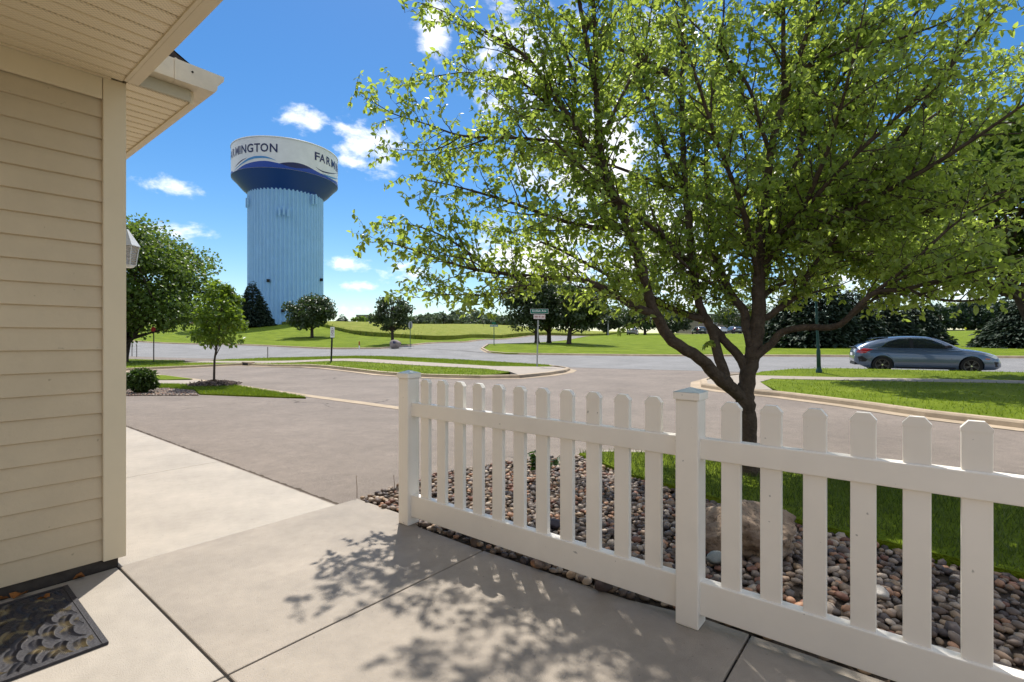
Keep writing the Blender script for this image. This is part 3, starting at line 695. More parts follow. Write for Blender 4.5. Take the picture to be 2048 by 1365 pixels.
f_.build('border', M_rub, dm)
fr = MB(); r_ = random.Random(5)
def bar(p, q, w, h):
    d = Vector(q) - Vector(p); n = Vector((-d.y, d.x, 0)).normalized() * w
    p = Vector(p); q = Vector(q); t = p.lerp(q, .5) + n * .0
    fr.add([p - n * .4, p + n * .4, q + n * .15, q - n * .15, p.lerp(q, .4) + Vector((0, 0, h)), p.lerp(q, .8) + Vector((0, 0, h * .7))], [(0, 3, 5, 4), (1, 4, 5, 2), (0, 4, 1), (3, 2, 5)])
for ib in range(9):                                        # fern fronds pressed into the face, each leaflet a raised rib
    for ia in range(5):
        ca = MA0 + .05 + ia * .15 + (ib % 2) * .07 + r_.uniform(-.02, .02); cb = MB0 + .045 + ib * .048 + r_.uniform(-.012, .012); ang = r_.uniform(-.35, .35) - .25; ln = r_.uniform(.11, .15); prev = None
        for j in range(16):
            s_ = j / 15; x = ca + math.cos(ang + .5 * s_) * ln * (s_ - .5); y = cb + math.sin(ang + .5 * s_) * ln * (s_ - .5)
            if not (MA0 + .03 < x < MA1 - .03 and MB0 + .03 < y < MB1 - .03): prev = None; continue
            p = Vector(ab(x, y, .0089))
            if prev is not None: bar(prev, p, .0035, .003)
            prev = p
            for sg in (-1, 1):
                l2 = .030 * (1 - .6 * s_) + .006; a2 = ang + .5 * s_ + sg * .8
                x2_, y2_ = x + math.cos(a2) * l2, y + math.sin(a2) * l2
                if MA0 + .028 < x2_ < MA1 - .028 and MB0 + .028 < y2_ < MB1 - .028: bar(p, ab(x2_, y2_, .0089), .0042, .0045)
fr.build('fern_relief', M_mat, dm)
MB().abbox(MA0 + .0225, MA1 - .0225, MB0 + .0225, MB1 - .0225, .0085, .0089).build('face', M_mat, dm)

# dry leaves along the foot of the wall
M_dry = mat('dry_leaf', (.22, .085, .02), .8, .4, 30, .3, 50)
for i, (a_, b_, s_, lab) in enumerate(((-3.44, .40, .045, 'orange dry leaf at the wall foot nearest the doormat middle'), (-3.45, .33, .04, 'brown dry leaf curled under the siding left of the orange leaf'), (-3.45, .63, .035, 'small dry leaf at the wall foot near the house corner'), (-3.30, .47, .03, 'tiny dry leaf scrap lying in shade on the doormat'))):
    r0 = random.Random(i); v = []
    for k in range(9):
        t = 2 * math.pi * k / 9; rr = s_ * r0.uniform(.55, 1.0); v.append(ab(a_ + math.cos(t) * rr * .6, b_ + math.sin(t) * rr, .016 + .012 * math.sin(2 * t + i)))
    v.append(ab(a_, b_, .012)); o = mk('dry_leaf', v, [(k, (k + 1) % 9, 9) for k in range(9)], M_dry); tag(o, lab, 'leaf', 'dry leaves by the wall')

# ------------------------------------------------------------------ picket fence
fence = thing('picket_fence', ab(-1.0, 2.25, 0), 'white vinyl picket fence with square capped posts along the patio', 'fence')
M_capg = mat('cap_weathered', (.55, .60, .575), .35, .1, 12, spec=.5)
FB = 2.255
def post(a1, h=1.0, bz=0.0):
    a0 = a1 - .102; b0, b1 = 2.204, 2.306
    p = MB().abbox(a0, a1, b0, b1, bz, h).build('post', M_vinyl, fence, bevel=.006)
    m = MB(); e = .008; q = [(a0 - e, b0 - e), (a1 + e, b0 - e), (a1 + e, b1 + e), (a0 - e, b1 + e)]
    m.prism([ab(a, b, h + .0005) for a, b in q], [ab(a, b, h + .034) for a, b in q]); m.build('cap_band', M_vinyl, p, bevel=.003)
    m = MB(); ca, cb = (a0 + a1) / 2, (b0 + b1) / 2
    m.add([ab(a, b, h + .0345) for a, b in q] + [ab(ca, cb, h + .054)], [(0, 1, 4), (1, 2, 4), (2, 3, 4), (3, 0, 4)]); m.build('cap', M_capg, p)
    return p
A1, A2 = -2.687, -.742
AP = [A1, A2, A2 + 1.945, A2 + 3.89]
for a_ in AP: post(a_)
for i in range(3):
    p0, p1 = AP[i], AP[i + 1] - .102
    MB().abbox(p0 - .02, p1 + .02, 2.232, 2.282, .742, .834).build('top_rail', M_vinyl, fence, bevel=.005)
    MB().abbox(p0 - .02, p1 + .02, 2.230, 2.284, .058, .206).build('bottom_rail', M_vinyl, fence, bevel=.005)
    n = 11; pitch = .1597 if i == 0 else .1540; first = (-2.563 if i == 0 else -.619 + (AP[i] - AP[1])) 
    for k in range(n):
        c = first + pitch * k; w = .0392
        pk = MB(); b0, b1 = 2.243, 2.272; zt_ = .985; zsd = .974
        q = [(c - w, .2), (c + w, .2), (c + w, zsd), (c + w * .52, zt_ + .012), (c - w * .52, zt_ + .012), (c - w, zsd)]
        pk.prism([ab(a, b0, z) for a, z in q], [ab(a, b1, z) for a, z in q])
        o = pk.build('picket', M_vinyl, fence, bevel=.003)
        cl = MB(); e = .0015; q = [(c - w - e, zsd - .010), (c + w + e, zsd - .010), (c + w + e, zsd), (c + w * .52, zt_ + .0135), (c - w * .52, zt_ + .0135), (c - w - e, zsd)]
        cl.prism([ab(a, b0 - e, z) for a, z in q], [ab(a, b1 + e, z) for a, z in q]); cl.build('picket_cap', M_vinyl, o)
# ------------------------------------------------------------------ river stone bed
def stone_mat():
    m, N, L, b = nodes_mat('river_stone'); b.inputs['Roughness'].default_value = .6; b.inputs['Specular IOR Level'].default_value = .35
    oi = N.new('ShaderNodeObjectInfo'); at = N.new('ShaderNodeAttribute'); at.attribute_name = 'rnd'
    ad = N.new('ShaderNodeMath'); ad.operation = 'ADD'; L.new(oi.outputs['Random'], ad.inputs[0]); L.new(at.outputs['Fac'], ad.inputs[1])
    fr_ = N.new('ShaderNodeMath'); fr_.operation = 'FRACT'; L.new(ad.outputs[0], fr_.inputs[0])
    rp = N.new('ShaderNodeValToRGB'); rp.color_ramp.interpolation = 'CONSTANT'; L.new(fr_.outputs[0], rp.inputs['Fac'])
    cols = [(.14, .105, .085), (.25, .17, .115), (.09, .07, .065), (.34, .235, .15), (.20, .095, .062), (.16, .13, .11), (.33, .255, .195), (.38, .205, .12), (.12, .082, .062), (.20, .155, .125), (.44, .35, .27), (.16, .115, .08)]
    e = rp.color_ramp.elements
    while len(e) < len(cols): e.new(.5)
    for i, c in enumerate(cols): e[i].position = i / len(cols); e[i].color = (*c, 1)
    tc = N.new('ShaderNodeTexCoord'); n = N.new('ShaderNodeTexNoise'); n.inputs['Scale'].default_value = 38; n.inputs['Detail'].default_value = 5
    L.new(tc.outputs['Object'], n.inputs['Vector']); mr = N.new('ShaderNodeMapRange'); mr.inputs['To Min'].default_value = .6; mr.inputs['To Max'].default_value = 1.3; L.new(n.outputs['Fac'], mr.inputs['Value'])
    sc = N.new('ShaderNodeVectorMath'); sc.operation = 'SCALE'; L.new(rp.outputs['Color'], sc.inputs[0]); L.new(mr.outputs[0], sc.inputs['Scale']); L.new(sc.outputs[0], b.inputs['Base Color'])
    return m
M_stone = stone_mat()
def ico(sub):
    bm = bmesh.new(); bmesh.ops.create_icosphere(bm, subdivisions=sub, radius=1); bm.verts.ensure_lookup_table()
    v = np.array([tuple(p.co) for p in bm.verts]); t = np.array([[q.index for q in f.verts] for f in bm.faces]); bm.free(); return v, t
IV, IT = ico(2)
def stone_shape(r):
    v = IV.copy(); d = r.normal(size=(5, 3)); 
    for k in range(5):
        n_ = d[k] / np.linalg.norm(d[k]); v *= (1 + .16 * np.clip(v @ n_, -1, 1) * r.uniform(-1, 1))[:, None]
    return v * np.array([r.uniform(.8, 1.2), r.uniform(.65, 1.0), r.uniform(.42, .68)])
shapes = [stone_shape(rng) for _ in range(14)]
bed_poly = bed_edge[:6] + [x2(ab(-2.95, 4.85)), x2(ab(-2.1, 4.36)), x2(ab(-1.75, 4.27)), x2(ab(-1.2, 4.12)), x2(ab(-.48, 3.95)), x2(ab(.05, 3.86)), x2(ab(.33, 3.82)), x2(ab(3.4, 3.7)), x2(ab(3.4, 2.345)), x2(ab(-.80, 2.345)), x2(ab(-1.1, 2.28)), x2(ab(-2.0, 2.255)), x2(ab(-2.6, 2.25)), x2(ab(-2.84, 2.345))]
_bd = np.array([(AX * a + BX * b)[:2] for a in np.arange(-4, 5, .12) for b in np.arange(2.2, 6, .12)])
bed = sheet('gravel_bed', bed_poly, -.005, M_soil, dense=_bd)
def scatter(poly, spacing, n, seed):
    r = np.random.default_rng(seed); pa = np.array(poly); lo = pa.min(0); hi = pa.max(0); out = []; grid = {}
    for _ in range(n):
        p = lo + r.random(2) * (hi - lo); k = (int(p[0] / spacing), int(p[1] / spacing)); ok = True
        for i in (-1, 0, 1):
            for j in (-1, 0, 1):
                for q in grid.get((k[0] + i, k[1] + j), ()):
                    if (q[0] - p[0]) ** 2 + (q[1] - p[1]) ** 2 < spacing ** 2: ok = False; break
                if not ok: break
            if not ok: break
        if ok: grid.setdefault(k, []).append(p); out.append(p)
    out = np.array(out); return out[inpoly(out[:, 0], out[:, 1], poly)]
sp_ = scatter(bed_poly, .034, 60000, 3)
zb_ = zfs(sp_[:, 0], sp_[:, 1])
me_s = []
for i, s_ in enumerate(shapes):
    me = D.meshes.new('stone'); me.from_pydata([tuple(p) for p in s_], [], [tuple(t) for t in IT]); me.shade_smooth(); me.materials.append(M_stone); me_s.append(me)
dist = np.hypot(sp_[:, 0], sp_[:, 1]) + 3 * np.clip(sp_[:, 0] / np.maximum(sp_[:, 1], .1) - 1.02, 0, 1) * 10
order = np.argsort(dist); near = set(order[:300].tolist())
VV = []; TT = []; RR = []; nv = 0
IV1, IT1 = ico(1)
for i, (p, z) in enumerate(zip(sp_, zb_)):
    s = rng.uniform(.020, .034) * (1.35 if rng.random() < .07 else 1); an = rng.uniform(0, 6.28); tx, ty = rng.normal(0, .25, 2); h = z + s * .38 + rng.uniform(0, .012)
    if i in near:
        o = D.objects.new('stone', me_s[i % 14]); COL.objects.link(o); o.parent = bed; o.location = (p[0], p[1], h); o.rotation_euler = (tx, ty, an); o.scale = (s, s, s)
    else:
        v = stone_shape_l = IV1 * (np.array([1.05, .82, .55]) * rng.uniform(.85, 1.15, 3)); rm = np.array(Matrix.Rotation(an, 3, 'Z') @ Matrix.Rotation(tx, 3, 'X') @ Matrix.Rotation(ty, 3, 'Y'))
        VV.append((v * s) @ rm.T + np.array([p[0], p[1], h])); TT.append(IT1 + nv); nv += len(v); RR.append(np.full(len(IT1), rng.random()))
o = tri_mesh('stones', np.concatenate(VV), np.concatenate(TT), M_stone, bed, True, np.concatenate(RR)); o['kind'] = 'stuff'

def rock(name, c, dims, seed, m, sub=4, amp=.28, parent=None, flat=.0):
    V, T = ico(sub); r = np.random.default_rng(seed); v = V.copy()
    for k in range(26):
        n_ = r.normal(size=3); n_ /= np.linalg.norm(n_); h = r.uniform(.62, .95); d = v @ n_; v -= np.clip(d - h, 0, None)[:, None] * n_ * .85
    f = np.zeros(len(v))
    for k in range(30):
        w_ = r.normal(size=3) * (2 + k * .45); f += np.sin(V @ w_ + r.uniform(0, 6)) / (2 + k * .45)
    v *= (1 + amp * .22 * f)[:, None]; v = v * np.array(dims) + np.array(c)
    return tri_mesh(name, v, T, m, parent, True)
M_rock = mat('boulder', (.16, .11, .078), .85, .4, 9, 1.0, 26, col2=(.38, .285, .20), specks=(40, .6, .6))
bo = P(1500, 1110, .0); bl = rock('boulder', (bo[0] + .02, bo[1] + .14, .08), (.35, .25, .21), 6, M_rock, 5, .45); tag(bl, 'large rough brown boulder in the stone bed behind the fence', 'boulder')
for (px, py, s_, lab, c_) in ((1432, 1128, .055, 'smooth grey rounded cobble beside the big boulder behind the fence post', (.23, .24, .22)), (1107, 1058, .05, 'dark purplish cobble seen between pickets left of the middle post', (.06, .05, .06)),
                          (1205, 1182, .045, 'dark wet looking cobble under the bottom rail near the middle post', (.07, .05, .045)), (1080, 1141, .035, 'brown cobble at the patio edge under the bottom rail', (.18, .13, .10)), (1760, 1200, .04, 'pale oval cobble among the stones between the right pickets', (.4, .37, .33))):
    p = P(px, py, .0); tag(rock('cobble', (p[0], p[1], .035), (s_ * 1.25, s_, s_ * .8), int(px), mat('cobble_%d' % px, c_, .6, .2, 20, .2, 60), 3, .1), lab, 'stone', 'loose cobbles in the bed')

# ------------------------------------------------------------------ leaves
def leaf_arrays(pos, dirv, nrm, L_, wr, fold=.35, curl=.12):
    """pos,dirv,nrm (n,3); L_ (n,), wr width ratio; six triangles a leaf"""
    n = len(pos); d = dirv / np.linalg.norm(dirv, axis=1)[:, None]; nn = nrm - d * (nrm * d).sum(1)[:, None]; nn /= np.linalg.norm(nn, axis=1)[:, None] + 1e-9
    s = np.cross(d, nn); L1 = L_[:, None]; w = (L_ * wr)[:, None]
    pt = lambda a, b, c: pos + d * L1 * a + s * w * b + nn * L1 * c
    f = fold * wr
    V = np.stack([pt(0, 0, 0), pt(.5, 0, 0), pt(1, 0, -curl), pt(.26, -.8, f * .8), pt(.62, -.78, f * .7 - curl * .3), pt(.26, .8, f * .8), pt(.62, .78, f * .7 - curl * .3)], 1)
    T = np.array([[0, 1, 3], [1, 4, 3], [1, 2, 4], [0, 5, 1], [1, 5, 6], [1, 6, 2]])
    return V.reshape(-1, 3), (np.arange(n)[:, None, None] * 7 + T[None]).reshape(-1, 3)
def quad_leaves(pos, dirv, nrm, L_, wr, curl=.15):
    n = len(pos); d = dirv / np.linalg.norm(dirv, axis=1)[:, None]; nn = nrm - d * (nrm * d).sum(1)[:, None]; nn /= np.linalg.norm(nn, axis=1)[:, None] + 1e-9
    s = np.cross(d, nn); L1 = L_[:, None]; w = (L_ * wr)[:, None]
    pt = lambda a, b, c: pos + d * L1 * a + s * w * b + nn * L1 * c
    V = np.stack([pt(0, 0, 0), pt(.5, -1, .1), pt(1, 0, -curl), pt(.5, 1, .1)], 1)
    T = np.array([[0, 2, 1], [0, 3, 2]]); return V.reshape(-1, 3), (np.arange(n)[:, None, None] * 4 + T[None]).reshape(-1, 3)
def unit(v): return v / (np.linalg.norm(v, axis=-1, keepdims=True) + 1e-9)

M_leaf = leaf_mat('tree_leaf', (.07, .122, .018), (.175, .25, .05), (.56, .70, .10), .34, .56, .6)
M_maple = leaf_mat('maple_leaf', (.030, .052, .018), (.085, .115, .045), (.09, .15, .03), .45, .25, .5)
M_leafmid = leaf_mat('leaf_mid', (.035, .072, .012), (.11, .165, .03), (.22, .33, .04), .45, .4, .4)
M_needle = leaf_mat('needle', (.020, .040, .024), (.065, .09, .055), (.04, .07, .03), .6, .12, .25)
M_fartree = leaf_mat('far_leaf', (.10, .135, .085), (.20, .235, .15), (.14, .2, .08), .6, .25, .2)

# ------------------------------------------------------------------ the big tree behind the fence
TZ = 4.78
tree = thing('ornamental_tree', P(1497, 945, .0), 'large spreading ornamental tree with forked trunk behind the picket fence', 'tree')
def chain(*pts): return [(W(px, py, Z), r) for (px, py, Z, r) in pts]
LIMBS = {
 'trunk': chain((1500, 960, 4.80, .125), (1497, 925, 4.79, .10), (1496, 880, 4.78, .088), (1494, 830, 4.78, .084), (1490, 795, 4.78, .088), (1494, 765, 4.79, .078), (1502, 720, 4.82, .075), (1510, 683, 4.85, .074), (1515, 645, 4.88, .072), (1517, 600, 4.9, .066), (1519, 545, 4.92, .06), (1525, 490, 4.95, .054), (1535, 455, 4.97, .05), (1552, 430, 5.0, .046), (1577, 379, 5.02, .04), (1600, 310, 5.1, .036), (1603, 246, 5.15, .03), (1607, 128, 5.25, .024), (1592, 0, 5.4, .018), (1590, -140, 5.5, .010), (1600, -260, 5.6, .005)),
 'A': chain((1488, 800, 4.78, .060), (1462, 778, 4.74, .066), (1436, 756, 4.70, .064), (1400, 718, 4.64, .058), (1345, 682, 4.58, .054), (1320, 645, 4.55, .050), (1304, 612, 4.52, .046), (1289, 556, 4.5, .040), (1271, 500, 4.47, .037), (1256, 455, 4.45, .034), (1222, 379, 4.42, .030), (1199, 290, 4.4, .026), (1193, 190, 4.38, .022), (1190, 60, 4.35, .016), (1180, -90, 4.3, .010), (1170, -200, 4.3, .005)),
 'A2': chain((1222, 379, 4.42, .026), (1186, 310, 4.38, .024), (1145, 246, 4.34, .021), (1106, 190, 4.32, .018), (1070, 135, 4.3, .015), (1030, 98, 4.3, .012), (960, 60, 4.3, .008), (880, 20, 4.3, .005), (835, 5, 4.3, .003)),
 'L1': chain((1308, 625, 4.53, .034), (1276, 617, 4.5, .030), (1238, 594, 4.48, .027), (1200, 574, 4.46, .024), (1156, 559, 4.45, .021), (1100, 556, 4.43, .018), (1053, 552, 4.4, .015), (985, 545, 4.36, .012), (925, 534, 4.3, .010), (860, 512, 4.25, .007), (800, 492, 4.2, .005), (752, 478, 4.15, .003)),
 'L1b': chain((1100, 556, 4.43, .013), (1040, 580, 4.4, .011), (985, 590, 4.37, .009), (925, 590, 4.3, .007), (870, 588, 4.25, .005), (830, 575, 4.2, .003)),
 'L1c': chain((985, 545, 4.36, .010), (930, 500, 4.35, .009), (880, 470, 4.3, .007), (830, 452, 4.27, .005), (775, 445, 4.2, .003)),
 'L2': chain((1256, 455, 4.45, .022), (1190, 455, 4.4, .018), (1120, 440, 4.4, .015), (1040, 412, 4.38, .012), (966, 388, 4.35, .009), (890, 368, 4.3, .006), (830, 356, 4.3, .003)),
 'L3': chain((1200, 300, 4.4, .018), (1120, 285, 4.5, .015), (1033, 277, 4.5, .012), (925, 272, 4.55, .009), (858, 250, 4.6, .007), (787, 228, 4.6, .005), (735, 196, 4.6, .003)),
 'L3b': chain((1145, 246, 4.34, .014), (1084, 200, 4.4, .012), (1053, 172, 4.45, .010), (1000, 155, 4.5, .008), (915, 146, 4.55, .005), (800, 172, 4.6, .003)),
 'L3c': chain((925, 272, 4.55, .007), (870, 300, 4.55, .005), (800, 300, 4.55, .003)),
 'B': chain((1462, 778, 4.74, .050), (1448, 748, 4.80, .052), (1436, 708, 4.86, .048), (1424, 660, 4.92, .045), (1403, 622, 4.97, .042), (1391, 576, 5.0, .038), (1384, 531, 5.05, .035), (1380, 470, 5.1, .032), (1372, 390, 5.15, .028), (1366, 300, 5.2, .024), (1364, 154, 5.3, .018), (1367, 0, 5.4, .012), (1372, -140, 5.5, .006)),
 'B2': chain((1408, 640, 4.95, .030), (1380, 632, 4.98, .030), (1345, 618, 5.05, .026), (1305, 603, 5.1, .024), (1281, 590, 5.15, .022), (1243, 564, 5.2, .019), (1205, 545, 5.3, .016), (1120, 500, 5.4, .012), (1040, 470, 5.5, .008), (960, 450, 5.6, .004)),
 'B3': chain((1372, 390, 5.15, .018), (1330, 300, 5.3, .015), (1300, 200, 5.5, .012), (1270, 80, 5.7, .008), (1250, -60, 5.9, .004)),
 'C': chain((1498, 752, 4.79, .050), (1478, 712, 4.84, .046), (1455, 690, 4.88, .042), (1440, 672, 4.92, .038), (1424, 655, 4.95, .034)),
 'D': chain((1503, 705, 4.82, .040), (1494, 660, 4.88, .044), (1487, 622, 4.94, .042), (1466, 595, 5.0, .038), (1452, 570, 5.05, .036), (1438, 530, 5.12, .032), (1424, 490, 5.2, .028), (1420, 420, 5.3, .024), (1412, 330, 5.4, .020), (1425, 190, 5.55, .015), (1445, 60, 5.7, .010), (1450, -80, 5.8, .005)),
 'D2': chain((1466, 595, 5.0, .020), (1440, 577, 5.0, .018), (1410, 560, 4.9, .015), (1360, 520, 4.75, .012), (1310, 440, 4.6, .008), (1290, 350, 4.5, .004)),
 'E2': chain((1519, 520, 4.92, .038), (1522, 460, 4.9, .036), (1531, 400, 4.88, .033), (1541, 308, 4.85, .030), (1556, 240, 4.82, .027), (1567, 205, 4.8, .025), (1577, 164, 4.8, .022), (1607, 140, 4.75, .019), (1654, 97, 4.7, .014), (1741, 41, 4.6, .008), (1820, -20, 4.5, .004)),
 'E2b': chain((1541, 308, 4.85, .018), (1520, 250, 4.7, .016), (1495, 170, 4.55, .013), (1440, 100, 4.4, .010), (1370, 30, 4.3, .006), (1320, -40, 4.2, .003)),
 'E3': chain((1577, 379, 5.02, .026), (1618, 325, 5.1, .024), (1659, 277, 5.2, .021), (1710, 179, 5.35, .016), (1741, 77, 5.5, .011), (1770, -40, 5.6, .005)),
 'E4': chain((1603, 265, 5.15, .018), (1625, 235, 5.1, .016), (1669, 179, 5.0, .013), (1705, 120, 4.9, .009), (1760, 20, 4.8, .004)),
 'F': chain((1517, 640, 4.88, .030), (1540, 632, 4.85, .027), (1565, 612, 4.8, .025), (1599, 585, 4.75, .022), (1617, 545, 4.7, .018), (1660, 490, 4.6, .014), (1710, 430, 4.5, .010), (1780, 360, 4.4, .006), (1850, 310, 4.3, .003)),
 'G': chain((1525, 530, 4.92, .030), (1560, 495, 4.85, .028), (1640, 440, 4.7, .025), (1726, 360, 4.5, .021), (1790, 290, 4.35, .017), (1850, 205, 4.2, .013), (1920, 110, 4.05, .009), (1990, 10, 3.9, .005)),
 'G2': chain((1560, 495, 4.85, .024), (1640, 452, 4.6, .022), (1740, 400, 4.3, .019), (1850, 340, 4.0, .015), (1960, 270, 3.7, .011), (2090, 180, 3.4, .006)),
 'G3': chain((1640, 440, 4.7, .018), (1720, 420, 4.75, .016), (1830, 350, 4.8, .013), (1940, 250, 4.85, .009), (2060, 150, 4.9, .005)),
 'Hh': chain((1500, 720, 4.80, .036), (1535, 695, 4.74, .032), (1565, 665, 4.68, .028), (1615, 655, 4.5, .025), (1680, 650, 4.3, .022), (1745, 588, 4.1, .018), (1813, 578, 3.95, .014), (1900, 555, 3.8, .010), (2000, 530, 3.6, .006), (2080, 500, 3.5, .003)),
 'H2': chain((1680, 650, 4.3, .014), (1720, 620, 4.4, .012), (1800, 560, 4.6, .010), (1900, 500, 4.8, .007), (2000, 450, 5.0, .004)),
 'H3': chain((1745, 588, 4.1, .013), (1820, 530, 3.9, .010), (1920, 440, 3.7, .008), (2020, 390, 3.5, .004)),
 'K1': chain((1519, 560, 4.92, .026), (1500, 480, 4.7, .023), (1480, 400, 4.45, .019), (1440, 300, 4.15, .014), (1400, 180, 3.85, .010), (1350, 30, 3.6, .005)),      # towards the camera
 'K2': chain((1525, 490, 4.95, .024), (1590, 440, 4.6, .021), (1640, 340, 4.25, .016), (1680, 220, 3.9, .011), (1720, 60, 3.6, .006), (1740, -60, 3.5, .003)),
 'K3': chain((1384, 531, 5.05, .022), (1320, 470, 4.7, .018), (1240, 400, 4.35, .014), (1160, 330, 4.1, .010), (1080, 260, 3.95, .006), (1010, 210, 3.9, .003)),
 'J1': chain((1519, 545, 4.92, .030), (1530, 470, 5.3, .026), (1510, 390, 5.75, .021), (1490, 300, 6.2, .015), (1470, 200, 6.6, .009), (1460, 110, 6.9, .004)),        # away from the camera
 'J2': chain((1552, 430, 5.0, .026), (1610, 420, 5.4, .022), (1680, 390, 5.8, .017), (1760, 340, 6.2, .012), (1840, 280, 6.5, .006), (1900, 240, 6.7, .003)),
 'J3': chain((1438, 530, 5.12, .022), (1370, 500, 5.5, .018), (1290, 450, 5.9, .014), (1200, 390, 6.2, .009), (1120, 330, 6.4, .004)),
 'J4': chain((1517, 600, 4.9, .024), (1560, 570, 5.3, .021), (1640, 540, 5.7, .017), (1740, 510, 6.1, .012), (1850, 480, 6.4, .007), (1940, 450, 6.6, .003)),
 'R1': chain((1577, 379, 5.02, .022), (1660, 350, 5.2, .020), (1760, 300, 5.4, .017), (1870, 230, 5.6, .013), (1980, 150, 5.8, .008), (2080, 90, 5.9, .004)),
 'R2': chain((1640, 452, 4.6, .018), (1750, 440, 4.45, .016), (1870, 420, 4.3, .013), (1990, 390, 4.15, .009), (2100, 350, 4.0, .004)),
 'R3': chain((1590, 440, 4.6, .016), (1690, 330, 4.1, .014), (1800, 230, 3.75, .011), (1910, 110, 3.45, .007), (2000, 10, 3.2, .003)),
 'R4': chain((1813, 578, 3.95, .010), (1880, 600, 3.85, .009), (1960, 600, 3.7, .007), (2060, 580, 3.55, .004)),
 'R5': chain((1740, 510, 6.1, .012), (1830, 540, 6.0, .010), (1930, 560, 5.8, .008), (2040, 560, 5.6, .004)),
 'R6': chain((1607, 140, 4.75, .014), (1690, 100, 4.6, .012), (1790, 80, 4.4, .009), (1900, 40, 4.2, .006), (2010, -10, 4.0, .003)),
 'U1': chain((1197, 287, 4.4, .016), (1240, 200, 4.5, .013), (1290, 90, 4.6, .009), (1310, -40, 4.7, .004)),
 'U2': chain((1145, 246, 4.34, .014), (1150, 160, 4.45, .012), (1110, 60, 4.5, .009), (1070, -30, 4.55, .004)),
 'S1': chain((1430, 690, 4.88, .006), (1420, 682, 4.8, .004), (1412, 690, 4.75, .002)),
 'S2': chain((1308, 625, 4.53, .009), (1285, 640, 4.45, .006), (1258, 650, 4.4, .004), (1238, 660, 4.35, .002)),
}
def wchain(r0, start, *ends):                               # limb from a point on another limb out to world points
    pts = [Vector(start)] + [Vector(e) for e in ends]; n = len(pts); q = []
    if n == 2: m_ = pts[0].lerp(pts[1], .5) + Vector((0, 0, .18)); pts = [pts[0], m_, pts[1]]; n = 3
    return [(p, r0 * (1 - .85 * i / (n - 1))) for i, p in enumerate(pts)]
sa, sb, sc_, sd, se = W(1193, 190, 4.38), W(1364, 154, 5.3), W(1567, 205, 4.8), W(1603, 246, 5.15), W(1659, 277, 5.2)
tA, tB, tT = W(1180, -90, 4.3), W(1367, 0, 5.4), W(1592, 0, 5.4)
for i, (s_, e_) in enumerate(((tT, (2.7, 5.3, 6.7)), (tT, (3.6, 5.6, 6.1)), (tB, (1.5, 5.0, 6.6)), (tB, (2.1, 6.3, 6.4)), (tA, (.5, 4.4, 5.9)), (tA, (-.1, 4.9, 5.2)), (tA, (1.1, 3.9, 5.9)), (sa, (.2, 3.7, 4.9)), (sc_, (2.0, 3.7, 5.9)), (sc_, (2.9, 3.5, 5.4)), (tT, (2.2, 4.4, 6.4)), (sd, (3.5, 4.3, 5.7)),
                         (sb, (1.2, 6.9, 4.6)), (sb, (.4, 6.3, 4.9)), (sd, (2.6, 7.3, 4.6)), (sd, (3.6, 7.0, 4.4)), (se, (4.5, 6.6, 4.2)), (W(1525, 490, 4.95), (2.9, 7.5, 3.5)), (W(1525, 490, 4.95), (1.9, 7.4, 3.6)), (W(1552, 430, 5.0), (4.0, 6.9, 3.3)), (W(1384, 531, 5.05), (1.0, 7.1, 3.4)), (W(1372, 390, 5.15), (.1, 6.6, 3.6)), (se, (5.0, 5.4, 4.4)), (se, (4.6, 4.6, 5.2)))):
    LIMBS['T%d' % i] = wchain(.020, s_, e_)
SPARSE = {'S1', 'S2', 'C'}
def smooth_chain(ch, sub=4):
    P_ = [c[0] for c in ch]; r = [c[1] for c in ch]; op = []; orr = []
    for i in range(len(P_) - 1):
        p0 = P_[max(i - 1, 0)]; p1 = P_[i]; p2 = P_[i + 1]; p3 = P_[min(i + 2, len(P_) - 1)]
        for j in range(sub):
            t = j / sub; q = .5 * ((2 * p1) + (p2 - p0) * t + (2 * p0 - 5 * p1 + 4 * p2 - p3) * t * t + (3 * p1 - p0 - 3 * p2 + p3) * t ** 3)
            op.append(q); orr.append(r[i] * (1 - t) + r[i + 1] * t)
    op.append(P_[-1]); orr.append(r[-1]); return op, orr
rt = random.Random(21)
LP = []; LD = []; LN = []; LS = []                           # leaves
def rvec(): 
    v = Vector((rt.gauss(0, 1), rt.gauss(0, 1), rt.gauss(0, 1))); return v.normalized()
ZMIN = 1.47
def put_leaf(p, out, size=1.0):
    d = (out * .9 + rvec() * .75 + Vector((0, 0, -.35))).normalized(); n_ = (Vector((0, 0, 1)) * .8 + rvec() * .9)
    if p.z < ZMIN - (.12 if p.x > 2.3 else 0) or (ZMIN > 0 and -.1 < p.x < .5 and p.z < 1.66): return
    LP.append(p); LD.append(d); LN.append(n_); LS.append(rt.triangular(.032, .076, .050) * size)
def wander(p0, d0, length, seg, bend, up):
    pts = [p0.copy()]; d = d0.normalized(); n = max(2, int(length / seg))
    for i in range(n):
        d = (d + rvec() * bend + Vector((0, 0, up))).normalized(); pts.append(pts[-1] + d * (length / n))
    return pts
CC = W(1500, 330, 4.85)                                      # crown centre
ntw = 0
